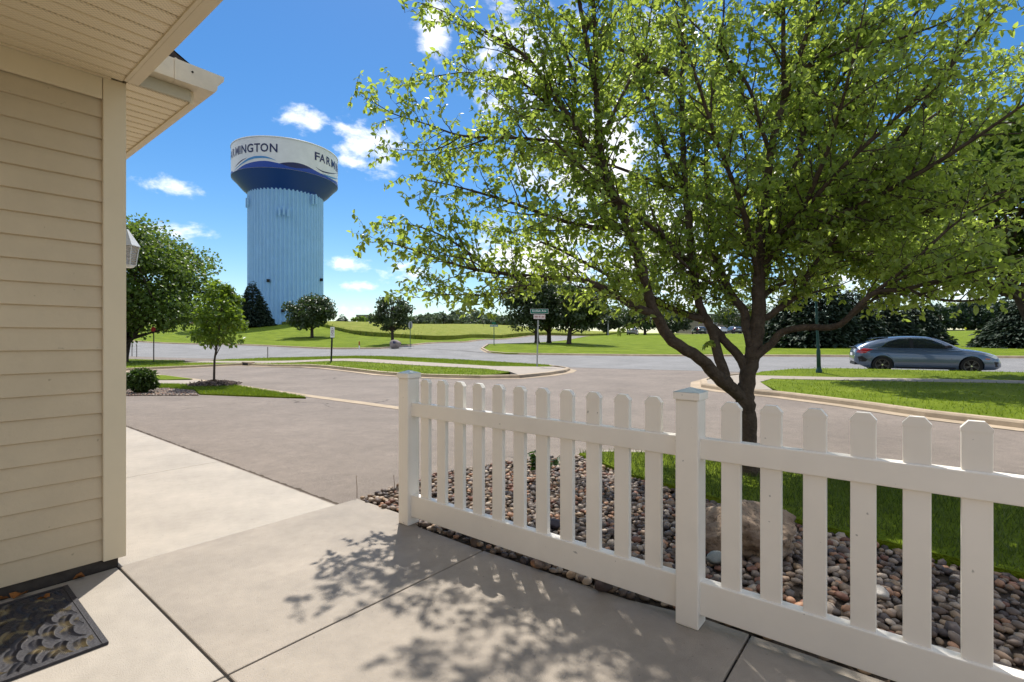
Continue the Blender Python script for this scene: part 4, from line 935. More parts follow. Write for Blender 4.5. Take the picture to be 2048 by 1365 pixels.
for nm, ch in LIMBS.items():
    pts, rad = smooth_chain(ch, 4); m = MB(); rad = [r_ * (1.18 if .008 < r_ < .04 else .96) for r_ in rad]
    if nm == 'trunk':                                        # root flare and slight unevenness
        for i, p in enumerate(pts):
            if i < 6: rad[i] *= 1.0 + .25 * max(0, (5 - i)) / 5
    wood_sides = 12 if rad[0] > .03 else 8
    pts = [p + rvec() * rad[i] * .12 for i, p in enumerate(pts)]
    m.tube(pts, rad, wood_sides)
    L_tot = sum((pts[i + 1] - pts[i]).length for i in range(len(pts) - 1)); acc_ = 0; nxt = .12 if nm != 'trunk' else 1.7
    for i in range(len(pts) - 1):
        seg = pts[i + 1] - pts[i]; acc_ += seg.length
        while acc_ > nxt and nm not in SPARSE:
            nxt += rt.uniform(.055, .115) if nm[0] == 'T' else rt.uniform(.052, .108); r_here = rad[i]
            if r_here > .06 and rt.random() < .75: continue
            if pts[i].z < 1.5: continue
            t = seg.normalized(); side = t.cross(rvec()).normalized(); out = (pts[i] - CC); out.z *= .5; out = out.normalized()
            d = (t * .55 + side * .85 + out * .35 + Vector((0, 0, .18))).normalized()
            ln = rt.uniform(.28, .85) * (1.0 if r_here > .012 else .6); frac = acc_ / L_tot
            ln *= (1.05 - .45 * frac)
            if pts[i].z + d.z * ln < 1.5: d.z = abs(d.z) + .25; d.normalize()
            bp_ = wander(pts[i], d, ln, .07, .22, .02); n = len(bp_); r0 = min(.008, r_here * .6)
            m.tube(bp_, [r0 * (1 - .8 * k / (n - 1)) for k in range(n)], 5, False)
            for k in range(1, n):                            # twigs and leaves on the side branch
                for _ in range(2 if rt.random() < .5 else 1):
                    tp = bp_[k]; td = ((bp_[k] - bp_[k - 1]).normalized() * .5 + rvec()).normalized(); tl = rt.uniform(.06, .2)
                    tw = wander(tp, td, tl, .035, .25, -.03); q = len(tw); ntw += 1
                    m.tube(tw, [.0026 * (1 - .6 * j / (q - 1)) for j in range(q)], 3, False)
                    for j in range(1, q):
                        dd = (tw[j] - tw[j - 1]).normalized(); put_leaf(tw[j], (dd * .3 + dd.cross(rvec()).normalized()).normalized())
                        if rt.random() < .85: put_leaf(tw[j], (dd * .3 + dd.cross(rvec()).normalized()).normalized())
                    put_leaf(tw[-1], dd, 1.05)
    if nm in ('S1', 'S2'):
        ZMIN = 0
        for i in range(2, len(pts)):
            for _ in range(3): put_leaf(pts[i], (rvec() + Vector((0, 0, -.4))).normalized(), 1.1)
    ZMIN = 1.47
    # leafy end
    dd = (pts[-1] - pts[-3]).normalized()
    for k in range(int(len(pts) * .6), len(pts)):
        if rad[k] < .012 and nm != 'C':
            for _ in range(2): put_leaf(pts[k], (dd * .3 + rvec()).normalized(), 1.1)
    m.build('trunk' if nm == 'trunk' else 'branch', M_bark, tree, True)
LP = np.array(LP); LD = np.array(LD); LN = np.array(LN); LS = np.array(LS)
print('leaves', len(LP), 'twigs', ntw)
lrnd = rng.random(len(LP))
# the 300 leaves that show largest are objects of their own
dcam = np.linalg.norm(LP - np.array([0, 0, H]), axis=1) / LS
inview = (np.abs(LP[:, 0] / LP[:, 1]) < 1.0) & ((LP[:, 2] - H) / LP[:, 1] < .66)
idx = np.argsort(np.where(inview, dcam, 1e9)); big = idx[:300]; rest = idx[300:]
V, T = leaf_arrays(LP[rest], LD[rest], LN[rest], LS[rest], .29)
foli = tri_mesh('foliage', V, T, M_leaf, tree, False, np.repeat(lrnd[rest], 6)); foli['kind'] = 'stuff'
lm = []
for k in range(6):
    V, T = leaf_arrays(np.zeros((1, 3)), np.array([[1., 0, 0]]), np.array([[0, 0, 1.]]), np.ones(1), .26 + .012 * k, .3 + .05 * k, .06 + .03 * k)
    o = tri_mesh('leaf', V, T, M_leaf, None, False, np.full(6, k / 5)); lm.append(o.data); D.objects.remove(o)
for j, i in enumerate(big):
    o = D.objects.new('leaf', lm[j % 6]); COL.objects.link(o); o.parent = foli
    d = Vector(LD[i]).normalized(); n_ = Vector(LN[i]); n_ = (n_ - d * n_.dot(d)).normalized(); s = n_.cross(d)
    o.matrix_local = Matrix.Translation(Vector(LP[i])) @ Matrix((d, s, n_)).transposed().to_4x4() @ Matrix.Scale(float(LS[i]), 4)
# ------------------------------------------------------------------ other broadleaf trees
def crown_tree(name, base, height, crown, label, cat='tree', group=None, lm_=None, n=7000, size=.2, lobes=26, trunk_r=.14, stems=1, seed=1, clear=.25, gap=1.0, bark=None, wr=.42, lean=0.0, bare=0, taper=0.0):
    """base (x,y,z); crown = (rx, ry, z0, z1) ellipsoid between heights z0 and z1 above base; lumpy leaf clusters carried on limbs"""
    r = np.random.default_rng(seed); rr = random.Random(seed); lm_ = lm_ or M_maple; bark = bark or M_bark2
    t = thing(name, base, label, cat, group); bx_, by_, bz_ = base; rx, ry, z0, z1 = crown; cz = bz_ + (z0 + z1) / 2; hz = (z1 - z0) / 2; c = Vector((bx_ + lean, by_, cz))
    wood = MB(); tops = []
    for s_ in range(stems):
        off = Vector((rr.uniform(-1, 1), rr.uniform(-1, 1), 0)) * (trunk_r * 1.2 if stems > 1 else 0)
        top = c + Vector((rr.uniform(-.5, .5) * rx * (1.4 if stems > 1 else .2), rr.uniform(-.5, .5) * ry * (1.0 if stems > 1 else .2), hz * .35))
        b0 = Vector((bx_, by_, bz_ - .05)) + off; pts = [b0, b0.lerp(top, .06) + Vector((0, 0, .0)), b0.lerp(top, .3), b0.lerp(top, .65), top]
        if stems == 1:
            pts[1].x = b0.x; pts[1].y = b0.y; pts[2].x = b0.x + (top.x - b0.x) * .08; pts[2].y = b0.y
        k = trunk_r * (1 if stems == 1 else .6); wood.tube(pts, [k * 1.35, k, k * .85, k * .55, k * .2], 10); tops.append(pts)
    cents = []
    for k in range(lobes):                                   # clusters on and inside the crown surface
        for _ in range(20):
            d = r.normal(size=3); d /= np.linalg.norm(d); q = r.uniform(.45, 1.0) ** .6 * .86
            p = Vector((c.x + d[0] * rx * q, c.y + d[1] * ry * q, cz + d[2] * hz * q))
            if all((p - o_).length > .35 * min(rx, hz) * (1 if lobes < 40 else .5) for o_ in cents) or _ == 19: break
        cents.append(p)
        pts = tops[k % stems]; f0 = max(.12, (cz - hz * .75 - bz_) / max(tops[0][-1].z - bz_, .1)); f = rr.uniform(min(f0, .85), .97); i = min(3, int(f * 4)); st_ = pts[i].lerp(pts[i + 1], f * 4 - i)
        mid = st_.lerp(p, .5) + Vector((0, 0, -.08 * (p - st_).length)); wood.tube([st_, mid, p], [trunk_r * .28, trunk_r * .18, trunk_r * .05], 5, False)
    for k in range(bare):
        p = c + Vector((rr.uniform(-.4, .3) * rx, rr.uniform(-.4, .4) * ry, hz * rr.uniform(.85, 1.15))); wood.tube([c + Vector((0, 0, hz * .1)), c.lerp(p, .6) + Vector((rr.uniform(-.1, .1), 0, 0)), p], [trunk_r * .2, trunk_r * .1, .01], 4, False)
    wood.build('trunk', bark, t, True)
    cl = r.integers(0, lobes, n); C_ = np.array([tuple(p) for p in cents])
    rad_ = np.array([r.uniform(.26, .46) for _ in range(lobes)]) * min(rx, hz) * gap
    d = r.normal(size=(n, 3)); d = unit(d); q = (r.random(n) ** .45)[:, None]
    pos = C_[cl] + d * q * rad_[cl][:, None] * np.array([1.15, 1.15, .8])
    ctr = np.array([c.x, c.y, cz]); e = (pos - ctr) / np.array([rx, ry, hz]); ln = np.linalg.norm(e, axis=1)
    pos = np.where((ln > 1.12)[:, None], ctr + (pos - ctr) * (1.12 / np.maximum(ln, .01))[:, None], pos)
    if taper: k_ = (1.25 - taper * (pos[:, 2] - (cz - hz)) / (2 * hz))[:, None]; pos[:, :2] = ctr[:2] + (pos[:, :2] - ctr[:2]) * k_
    dr_ = unit(d * .6 + r.normal(size=(n, 3)) * .7 + np.array([0, 0, -.35])); nm_ = unit(r.normal(size=(n, 3)) * .55 + np.array([0, 0, .9]) + d * .3)
    V, T = quad_leaves(pos, dr_, nm_, size * r.uniform(.6, 1.25, n), wr)
    o = tri_mesh('crown', V, T, lm_, t, False, np.repeat(r.random(n), 2)); o['kind'] = 'stuff'
    return t

def gp(px, py, Z, off=KH):                                   # point on the ground under photo column px at depth Z
    x = (px - CX) / F * Z; return (x, Z, zf(x, Z) + off)
def hpx(py, base): return H + (HY - py) / F * base[1] - base[2]

b = gp(243, 0, 31); crown_tree('shade_tree', b, 9, (5.5, 5.0, hpx(700, b), hpx(432, b)), 'dense dark green multi-stem tree beside the house corner', n=30000, size=.22, lobes=85, trunk_r=.28, stems=6, seed=12, lm_=M_leafmid, lean=.25, gap=.8)
b = x2(P(428, 769, .0)); b = (b[0], b[1], zf(*b) + .07)
crown_tree('young_tree', b, 3, (.86, .86, hpx(700, b), hpx(553, b)), 'slender young tree with light green leaves in a mulch ring', n=2600, size=.125, lobes=34, trunk_r=.032, seed=5, lm_=leaf_mat('young_leaf', (.05, .11, .012), (.13, .2, .025), (.28, .40, .03), .4, .45), gap=.75, wr=.36, taper=.75, lean=.12)
mu = MB(); rr = random.Random(2); mz = b[2]
pts_ = [(b[0] + math.cos(2 * math.pi * k / 28) * .66 * rr.uniform(.85, 1.1), b[1] + math.sin(2 * math.pi * k / 28) * .66 * rr.uniform(.85, 1.1)) for k in range(28)]
mring = [(x, y, mz - .02) for x, y in pts_] + [(b[0] + (x - b[0]) * .55, b[1] + (y - b[1]) * .55, mz + rr.uniform(.05, .09)) for x, y in pts_] + [(b[0], b[1], mz + .1)]
o = mk('mulch_ring', mring, [(k, (k + 1) % 28, 28 + (k + 1) % 28, 28 + k) for k in range(28)] + [(28 + k, 28 + (k + 1) % 28, 56) for k in range(28)], mat('mulch', (.09, .06, .045), .95, .5, 22, 1.0, 45)); tag(o, 'low mound of dark bark mulch round the young tree', 'mulch')
n = 900; a_ = rng.random(n) * 6.28; r0 = np.sqrt(rng.random(n)) * .66; pos = np.stack([b[0] + np.cos(a_) * r0, b[1] + np.sin(a_) * r0, mz + .1 - .1 * (r0 / .66) ** 1.5 + .01], 1)
V, T = quad_leaves(pos, unit(rng.normal(size=(n, 3)) * [1, 1, .25]), unit(rng.normal(size=(n, 3)) * .4 + [0, 0, 1]), rng.uniform(.04, .09, n), .3)
c_ = tri_mesh('bark_chips', V, T, leaf_mat('chips', (.05, .035, .03), (.2, .15, .12), (.02, .015, .01), .8, .05), o, False, np.repeat(rng.random(n), 2)); c_['kind'] = 'stuff'

# shrub and left gravel strip
b = x2(P(283, 783, .0)); b = (b[0], b[1], zf(*b) + .03)
crown_tree('evergreen_shrub', b, .6, (.29, .28, .02, .55), 'small bushy green shrub by the gravel strip near the house corner', 'shrub', n=2600, size=.13, lobes=24, trunk_r=.03, seed=8, lm_=leaf_mat('shrub_leaf', (.025, .055, .012), (.075, .125, .02), (.08, .15, .02), .5, .3), wr=.16, gap=.9)
gpoly = [x2(P(240, 789, 0)), x2(P(398, 787.5, 0)), x2(P(388, 777, 0)), x2(P(330, 773.5, 0)), x2(P(240, 775.5, 0))]
gb = sheet('gravel_strip', gpoly, .004, M_soil)
q = scatter(gpoly, .045, 22000, 8); zq = zfs(q[:, 0], q[:, 1]) + .012; VV = []; TT = []; RR = []; nv = 0
for p, z in zip(q, zq):
    v = IV1 * (np.array([1.1, .85, .6]) * rng.uniform(.8, 1.2, 3)) * rng.uniform(.018, .036); an = rng.uniform(0, 6.28); rm = np.array(Matrix.Rotation(an, 3, 'Z')); VV.append(v @ rm.T + np.array([p[0], p[1], z])); TT.append(IT1 + nv); nv += len(v); RR.append(np.full(len(IT1), rng.random()))
o = tri_mesh('stones', np.concatenate(VV), np.concatenate(TT), M_stone, gb, True, np.concatenate(RR)); o['kind'] = 'stuff'

# maples and others over the road
b = gp(624, 0, 62); crown_tree('maple_tree', b, 6, (3.1, 2.9, hpx(660, b), hpx(588, b)), 'round dark maple in front of the water tower base', n=6500, size=.30, lobes=34, trunk_r=.2, seed=3, group='maples across the road')
b = gp(785, 0, 48); crown_tree('maple_tree', b, 5, (2.3, 2.1, hpx(664, b), hpx(592, b)), 'thin maple with bare top twigs behind the marker boulder', n=3600, size=.25, lobes=34, trunk_r=.15, seed=9, group='maples across the road', gap=.72, bare=16)
for (px, Z, lab, sd) in ((1074, 51, 'left one of three dark maples behind the green street sign', 31), (1098, 53, 'middle one of three dark maples behind the green street sign', 32), (1138, 49, 'right one of three dark maples behind the green street sign', 33)):
    b = gp(px, 0, Z); crown_tree('maple_tree', b, 7, (3.0, 3.0, hpx(664, b), hpx(552 + (sd - 31) * 8, b)), lab, n=8500, size=.30, lobes=40, trunk_r=.24, seed=sd, group='maples across the road', lean=(-.6, .2, .9)[sd - 31])
for (px, Z, top, rx, lab, sd) in ((1215, 95, 610, 4.0, 'dark round tree right of the three maples by the grey pole', 41), (1290, 88, 596, 5.0, 'broad dark tree behind the left limb of the big tree', 42), (1345, 100, 618, 4.0, 'low tree beside the parked cars behind the forked trunk', 43), (1480, 105, 600, 6.0, 'brownish green tree behind the parked cars', 44)):
    b = gp(px, 0, Z); crown_tree('park_tree', b, 7, (rx, rx, hpx(664, b), hpx(top, b)), lab, n=4500, size=.42, lobes=30, trunk_r=.25, seed=sd, group='trees beyond the right lawn')
# far wood edge beyond the field, tree by tree
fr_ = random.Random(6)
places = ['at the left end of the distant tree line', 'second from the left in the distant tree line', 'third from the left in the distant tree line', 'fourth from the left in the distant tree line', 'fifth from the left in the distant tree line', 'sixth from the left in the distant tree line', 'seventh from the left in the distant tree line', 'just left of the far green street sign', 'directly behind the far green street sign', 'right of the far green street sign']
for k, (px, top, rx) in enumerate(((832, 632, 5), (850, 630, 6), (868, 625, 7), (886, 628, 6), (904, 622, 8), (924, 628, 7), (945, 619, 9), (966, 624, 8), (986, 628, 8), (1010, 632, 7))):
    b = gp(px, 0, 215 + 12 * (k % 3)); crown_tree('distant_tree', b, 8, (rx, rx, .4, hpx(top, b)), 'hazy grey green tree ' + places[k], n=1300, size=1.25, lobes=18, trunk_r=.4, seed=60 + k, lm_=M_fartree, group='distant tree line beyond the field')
for k, (px, Z, top, w_) in enumerate(((720, 180, 632, 4), (735, 185, 633, 4))):
    b = gp(px, 0, Z); crown_tree('hedge', b, 3, (w_, 3, .1, hpx(top, b)), ('left', 'right')[k] + ' clump of the far hedge below the distant flat roof', 'hedge', n=700, size=.9, lobes=14, trunk_r=.2, seed=80 + k, lm_=M_leafmid, group='far hedge')
# tree just outside the right edge, its crown reaching into the picture and shading the lawn
b = (14.9, 14.3, zf(14.9, 14.3) + KH); crown_tree('shade_tree', b, 7, (5.2, 4.4, 2.7, 7.4), 'tree at the right edge whose crown shades the lawn', n=30000, size=.18, lobes=120, trunk_r=.17, seed=17, lm_=M_leafmid, gap=.8, lean=-2.4)

# ------------------------------------------------------------------ spruces
def spruce(base, height, radius, label, seed, n=2600, size=.45, group='spruces', low=.04):
    r = np.random.default_rng(seed); t = thing('spruce_tree', base, label, 'tree', group); bx_, by_, bz_ = base
    MB().tube([(bx_, by_, bz_ - .05), (bx_, by_, bz_ + height * .5), (bx_, by_, bz_ + height * .98)], [radius * .06, radius * .04, .012], 8).build('trunk', M_bark2, t, True)
    pos = []; dr_ = []; nm_ = []; sz = []
    for k in range(n):
        f = low + (1 - low) * (1 - math.sqrt(r.random())) ; lv = round(f * height / (height / 16)) * (height / 16) + r.normal(0, height * .012)
        az = r.uniform(0, 6.283); rad0 = radius * (1 - f) ** .85 * r.uniform(.82, 1.1) + .05; q = r.uniform(.35, 1) ** .7
        x = math.cos(az) * rad0 * q; y = math.sin(az) * rad0 * q; z = lv + rad0 * (.10 - .32 * q + .16 * q * q)
        for s_ in range(3):
            a2 = az + r.normal(0, .55); pos.append((bx_ + x + r.normal(0, .06) * radius * .4, by_ + y + r.normal(0, .06) * radius * .4, bz_ + max(.03, z + r.normal(0, .02) * height * .4)))
            dr_.append((math.cos(a2), math.sin(a2), r.normal(-.18, .22))); nm_.append((r.normal(0, .35), r.normal(0, .35), 1)); sz.append(size * r.uniform(.55, 1.2) * (1 - .5 * f))
    V, T = quad_leaves(np.array(pos), unit(np.array(dr_)), unit(np.array(nm_)), np.array(sz), .22, .12)
    o = tri_mesh('needles', V, T, M_needle, t, False, np.repeat(r.random(len(pos)), 2)); o['kind'] = 'stuff'; return t
b = gp(505, 0, 84); spruce(b, hpx(563, b), 3.4, 'dark spruce left of the water tower base', 3, 3000, .7)
b = gp(455, 0, 92); spruce(b, hpx(566, b), 3.2, 'spruce half hidden behind the young tree', 4, 1800, .8)
for k, (px, Z, top, rad0, lab) in enumerate(((1585, 41, 560, 2.6, 'spruce behind the green lamp post, left of the car'), (1640, 39, 510, 2.9, 'tallest spruce behind the lamp post'), (1705, 40, 575, 2.7, 'spruce behind the rear of the car'), (1770, 41, 585, 2.8, 'spruce behind the roof of the car'), (1832, 42, 600, 2.4, 'spruce ending the row above the car windscreen'))):
    b = gp(px, 0, Z); spruce(b, hpx(top, b), rad0, lab, 20 + k, 3400, .5)
b = gp(2040, 0, 34); spruce(b, hpx(600, b), 2.6, 'spruce at the right edge beyond the car bonnet', 40, 3400, .5)
b = gp(685, 0, 190); spruce(b, hpx(629, b), 3.2, 'tiny far conical spruce between the far roofs', 41, 500, 1.2)
for k, (px, Z, top, rx) in enumerate(((1880, 150, 610, 9), (1935, 155, 600, 10), (1990, 150, 605, 9), (2040, 145, 590, 10))):
    b = gp(px, 0, Z); crown_tree('park_tree', b, 8, (rx, rx, .3, hpx(top, b)), 'far bluish tree %s the small yellow road sign' % ('far left of', 'right behind', 'just right of', 'far right of')[k], n=2200, size=1.0, lobes=24, trunk_r=.4, seed=90 + k, lm_=leaf_mat('blue_leaf', (.02, .045, .03), (.05, .08, .045), (.03, .06, .02), .6, .2), group='far trees at the right')

# ------------------------------------------------------------------ grass blades
def blades(name, poly, n, off, h, w, seed, extra=None, mt=M_blade, maxz=None):
    r = np.random.default_rng(seed); pa = np.array([x2(p) for p in poly]); lo = pa.min(0); hi = pa.max(0); q = lo + r.random((n * 3, 2)) * (hi - lo); q = q[inpoly(q[:, 0], q[:, 1], pa)]
    d = np.hypot(q[:, 0], q[:, 1]); keep = (np.abs(q[:, 0]) < 1.12 * q[:, 1] + 1.5) & (q[:, 1] > 1)
    if maxz: keep &= r.random(len(q)) < np.clip(maxz / d, 0, 1) ** 2
    q = q[keep][:n]; n = len(q); z = zfs(q[:, 0], q[:, 1]) + off
    if extra is not None: z = z + extra(q[:, 0], q[:, 1])
    az = r.uniform(0, 6.283, n); hh = h * r.uniform(.5, 1.25, n); ww = w * r.uniform(.6, 1.3, n); ln = r.normal(0, .45, (n, 2)) * hh[:, None]
    p0 = np.stack([q[:, 0] - np.cos(az) * ww, q[:, 1] - np.sin(az) * ww, z - .005], 1); p1 = np.stack([q[:, 0] + np.cos(az) * ww, q[:, 1] + np.sin(az) * ww, z - .005], 1); p2 = np.stack([q[:, 0] + ln[:, 0], q[:, 1] + ln[:, 1], z + hh], 1)
    V = np.stack([p0, p1, p2], 1).reshape(-1, 3); T = np.arange(3 * n).reshape(-1, 3)
    o = tri_mesh(name, V, T, mt, None, False, r.random(n)); return tag(o, None, None, None, 'stuff')
g1 = blades('grass', lawn_near, 60000, NEAR_OFF, .055, .0035, 1, None, leaf_mat('shaded_grass_blade', (.055, .085, .012), (.13, .17, .03), (.14, .20, .02), .5, .35)); tag(g1, 'short lawn grass round the big tree', 'grass')  # darker blade colour: shade under the tree is put into it
g2 = blades('grass', lawn_r, 70000, KH, .06, .008, 2, None, M_blade, 11); tag(g2, 'mown grass on the right corner lawn', 'grass')
g3 = blades('grass', bl_r, 36000, KH, .06, .010, 3, berm, M_blade, 17); tag(g3, 'mown grass on the strip in front of the car', 'grass')
g4 = blades('grass', lawn_left, 70000, KH, .06, .011, 4, None, M_blade, 19); tag(g4, 'mown grass on the left corner lawn', 'grass')
g5 = blades('grass', bl_l, 20000, KH, .06, .012, 5, None, M_blade, 25); tag(g5, 'mown grass strip along the main road at left', 'grass')
g6 = blades('grass', patch, 16000, .035, .055, .008, 6); tag(g6, 'mown grass under the young tree', 'grass')
M_tall = leaf_mat('tall_grass', (.14, .175, .02), (.24, .25, .05), (.28, .32, .03), .6, .35)
g7 = blades('tall_grass', field, 26000, KH + .42, .16, .03, 7, fex, M_tall, 75); tag(g7, 'tall unmown yellow green meadow grass beyond the mown strip', 'grass')
fe = [x2(W(*q)) for q in fedge]; fpoly = [(x - .15, y - .35) for x, y in fe] + [(x, y + .9) for x, y in fe[::-1]]
g8 = blades('tall_grass', fpoly, 22000, KH + .02, .6, .05, 8, None, leaf_mat('weed', (.045, .085, .012), (.12, .17, .03), (.12, .19, .02), .6, .3)); tag(g8, 'dark green weeds along the near edge of the meadow', 'grass')
# small plant in the stone bed, two dry stems by the drive
pb = P(1082, 958, .0); pl = thing('leafy_plant', pb, 'small leafy green plant growing in the stone bed behind the pickets', 'plant'); r = np.random.default_rng(4)
st_m = MB(); pos = []; dr_ = []
for k in range(14):
    e = Vector((pb[0] + r.normal(0, .09), pb[1] + r.normal(0, .09), r.uniform(.12, .27))); st_m.tube([pb, Vector(pb).lerp(e, .5) + Vector((0, 0, .03)), e], [.004, .003, .002], 4)
    for j in range(9): q = Vector(pb).lerp(e, r.uniform(.35, 1)); pos.append(tuple(q)); v = r.normal(size=3); v[2] = v[2] * .4 + .1; dr_.append(v)
st_m.build('stem', mat('stem', (.08, .11, .03), .7), pl)
V, T = leaf_arrays(np.array(pos), unit(np.array(dr_)), unit(r.normal(size=(len(pos), 3)) * .5 + [0, 0, 1]), r.uniform(.05, .085, len(pos)), .3)
o = tri_mesh('foliage', V, T, leaf_mat('plant_leaf', (.02, .055, .01), (.05, .10, .015), (.1, .2, .02), .45, .35), pl, False, np.repeat(r.random(len(pos)), 6)); o['kind'] = 'stuff'
for (px, pt, pb_, lab) in ((714, 950, 997, 'left thin dead weed at the patio corner'), (789, 950, 985, 'right thin dead weed beside the fence post')):
    p = P(px, pb_, -.01); tp = W(px - 2, pt, p[1]); m = MB(); m.tube([p, Vector(p).lerp(tp, .5) + Vector((.004, 0, 0)), tp], [.003, .0025, .0015], 5); m.tube([Vector(p).lerp(tp, .9), tp + Vector((.012, 0, -.01))], [.002, .001], 4)
    tag(m.build('dead_weed', mat('dry_stem', (.20, .14, .09), .9, .2)), lab, 'weed', 'dead weeds at the patio corner')
# ------------------------------------------------------------------ water tower
TC = Vector((-44.9, 100.0)); RS, RT = 6.8, 9.66; ZB = 3.6
tw = thing('water_tower', (TC.x, TC.y, ZB), 'tall water tower with fluted pale blue column and white blue tank lettered FARMINGTON', 'water tower')
M_tblue = mat('tower_pale_blue', (.29, .53, .82), .45, .05, .6, spec=.4, big=(.08, .06))
M_twhite = mat('tower_white', (.74, .74, .76), .4, .03, .5, spec=.4, big=(.25, .06))
M_tnavy = mat('tower_navy', (.004, .010, .075), .35, .03, spec=.45); M_tdk = mat('tower_blue', (.005, .05, .33), .45, .04, spec=.45); M_tlight = mat('tower_sky_blue', (.06, .26, .55), .4, .04)
NF = 58; ns = NF * 8; col = MB()
def flute(a): 
    s_ = math.cos(a * NF); return .12 * math.copysign(abs(s_) ** .45, s_)
rows = [(ZB - 1, 0), (ZB + 9, 0), (ZB + 18, 0), (28.75, 0), (29.3, 0)]
for (z, _) in rows:
    for k in range(ns): a = 2 * math.pi * k / ns; rr_ = RS + flute(a); col.v.append((TC.x + rr_ * math.cos(a), TC.y + rr_ * math.sin(a), z))
for i in range(len(rows) - 1):
    for k in range(ns): k2 = (k + 1) % ns; col.f.append((i * ns + k, i * ns + k2, (i + 1) * ns + k2, (i + 1) * ns + k))
colo = col.build('column', M_tblue, tw)
tc3 = (TC.x, TC.y, 0)
MB().lathe([(RS - .25, 28.7), (RS - .1, 29.1), (6.95, 29.35), (7.9, 30.2), (8.9, 31.35), (9.4, 31.85), (RT - .03, 32.1)], tc3, 128).build('tank_cone', M_tdk, tw, True)
MB().lathe([(RT, 32.1), (RT, 37.75)], tc3, 128).build('tank_wall', M_twhite, tw, True)
MB().lathe([(RT + .06, 37.6), (RT + .09, 37.7), (RT + .06, 37.82), (RT - .3, 37.9), (5, 38.5), (.5, 38.9), (.01, 38.9)], tc3, 128).build('roof', M_twhite, tw, True)
MB().lathe([(RS + .45, ZB - .6), (RS + .45, ZB + .12), (RS - .3, ZB + .15)], tc3, 64).build('footing', M_walk, tw)
def on_tank(px, py):                                          # angle and height of the tank wall point seen in that pixel
    d = Vector(((px - CX) / F, 1.0)); o_ = -TC; A_ = d.dot(d); B_ = d.dot(o_); C_ = o_.dot(o_) - RT ** 2; disc = max(B_ * B_ - A_ * C_, 0); t = (-B_ - math.sqrt(disc)) / A_
    q = d * t - TC; return math.atan2(q.y, q.x), H + (HY - py) / F * t
def z6(x, y): return (440 + x * .12695, 260 + y * .12695)
def paint(name, poly, m, off, par):
    """painted shape: outline in (angle, height) laid on the tank wall"""
    pl_ = []
    for i in range(len(poly)):
        p = Vector(poly[i]); q = Vector(poly[(i + 1) % len(poly)]); k_ = max(1, int(abs(q.x - p.x) / .03))
        for j in range(k_): pl_.append(p.lerp(q, j / k_))
    sc = 9.66; vs = [Vector((p.x * sc, p.y)) for p in pl_]; n = len(vs)
    xs = [v.x for v in vs]; ys = [v.y for v in vs]; g = np.array([(x, y) for x in np.arange(min(xs), max(xs), .3) for y in np.arange(min(ys), max(ys), .6)]) if n else None
    extra = [Vector(q) for q in g[inpoly(g[:, 0], g[:, 1], vs)]] if len(g) else []
    r = delaunay_2d_cdt(vs + extra, [], [list(range(n))], 1, 1e-6)
    verts = [(TC.x + (RT + off) * math.cos(p.x / sc), TC.y + (RT + off) * math.sin(p.x / sc), p.y) for p in r[0]]
    return mk(name, verts, [tuple(f) for f in r[2]], m, par, True)
def tk(pts): return [on_tank(*z6(x, y)) for x, y in pts]
def band(top, thick):                                         # tapering swoosh below a centre line
    n = len(top); up = []; dn = []
    for i, (a, z) in enumerate(tk(top)):
        t = thick * math.sin(math.pi * (i + .15) / (n - 1 + .3)) ; up.append((a, z + t / 2)); dn.append((a, z - t / 2))
    return up + dn[::-1]
wave1 = [(232, 668), (260, 640), (300, 608), (350, 572), (400, 545), (470, 520), (550, 502), (620, 492), (700, 488), (780, 496), (850, 510), (900, 522), (938, 530)]
wave2 = [(938, 530), (1000, 518), (1080, 512), (1160, 514), (1240, 527), (1320, 550), (1400, 585), (1460, 620), (1530, 660), (1620, 705), (1700, 745), (1780, 790), (1840, 825)]
top_ = tk(wave1 + wave2[1:]); aL, aR = top_[0][0], top_[-1][0]
dA = aR - aL                                                  # the pattern repeats round the tank
low = [(a, 32.12) for a, z in top_]
o = paint('painted_wave', [(aL - .35, 32.12), (aL - .35, 32.5), (aL - .2, 32.6)] + top_ + [(aR + .2, 32.5), (aR + .35, 32.5), (aR + .35, 32.12)] + low[::-1][1:-1], M_tdk, .02, tw)
paint('painted_wave', tk([(938, 530), (1000, 518), (1080, 512), (1160, 514), (1240, 527), (1320, 550), (1400, 585), (1450, 615), (1400, 612), (1300, 608), (1200, 605), (1120, 592), (1040, 565)]), M_tnavy, .035, tw)
paint('painted_swoosh', band([(225, 650), (290, 580), (370, 515), (450, 465), (540, 435), (640, 428), (720, 433), (800, 452), (880, 484)], .42), M_tlight, .03, tw)
paint('painted_swoosh', band([(240, 590), (290, 530), (350, 480), (420, 443)], .22), M_tnavy, .03, tw)
paint('painted_swoosh', band([(1508, 588), (1560, 628), (1620, 660), (1700, 680), (1770, 690), (1850, 690)], .24), M_tnavy, .03, tw)
paint('painted_swoosh', band([(1610, 690), (1680, 725), (1750, 752), (1810, 770), (1870, 775)], .3), M_tlight, .03, tw)
def text_pts(body, size):
    cu = D.curves.new('t', 'FONT'); cu.body = body; cu.size = size; cu.space_character = 1.08; cu.resolution_u = 3; cu.offset = .018 * size; ob = D.objects.new('t', cu); COL.objects.link(ob)
    dg = bpy.context.evaluated_depsgraph_get(); me = ob.evaluated_get(dg).to_mesh(); v = [tuple(p.co) for p in me.vertices]; f = [tuple(p.vertices) for p in me.polygons]; ob.evaluated_get(dg).to_mesh_clear(); D.objects.remove(ob); D.curves.remove(cu); return v, f
aF, zF = on_tank(*z6(1492, 470)); aN, zN = on_tank(*z6(908, 368)); aM, _ = on_tank(*z6(246, 430))
zl, zh = 34.88, 36.42
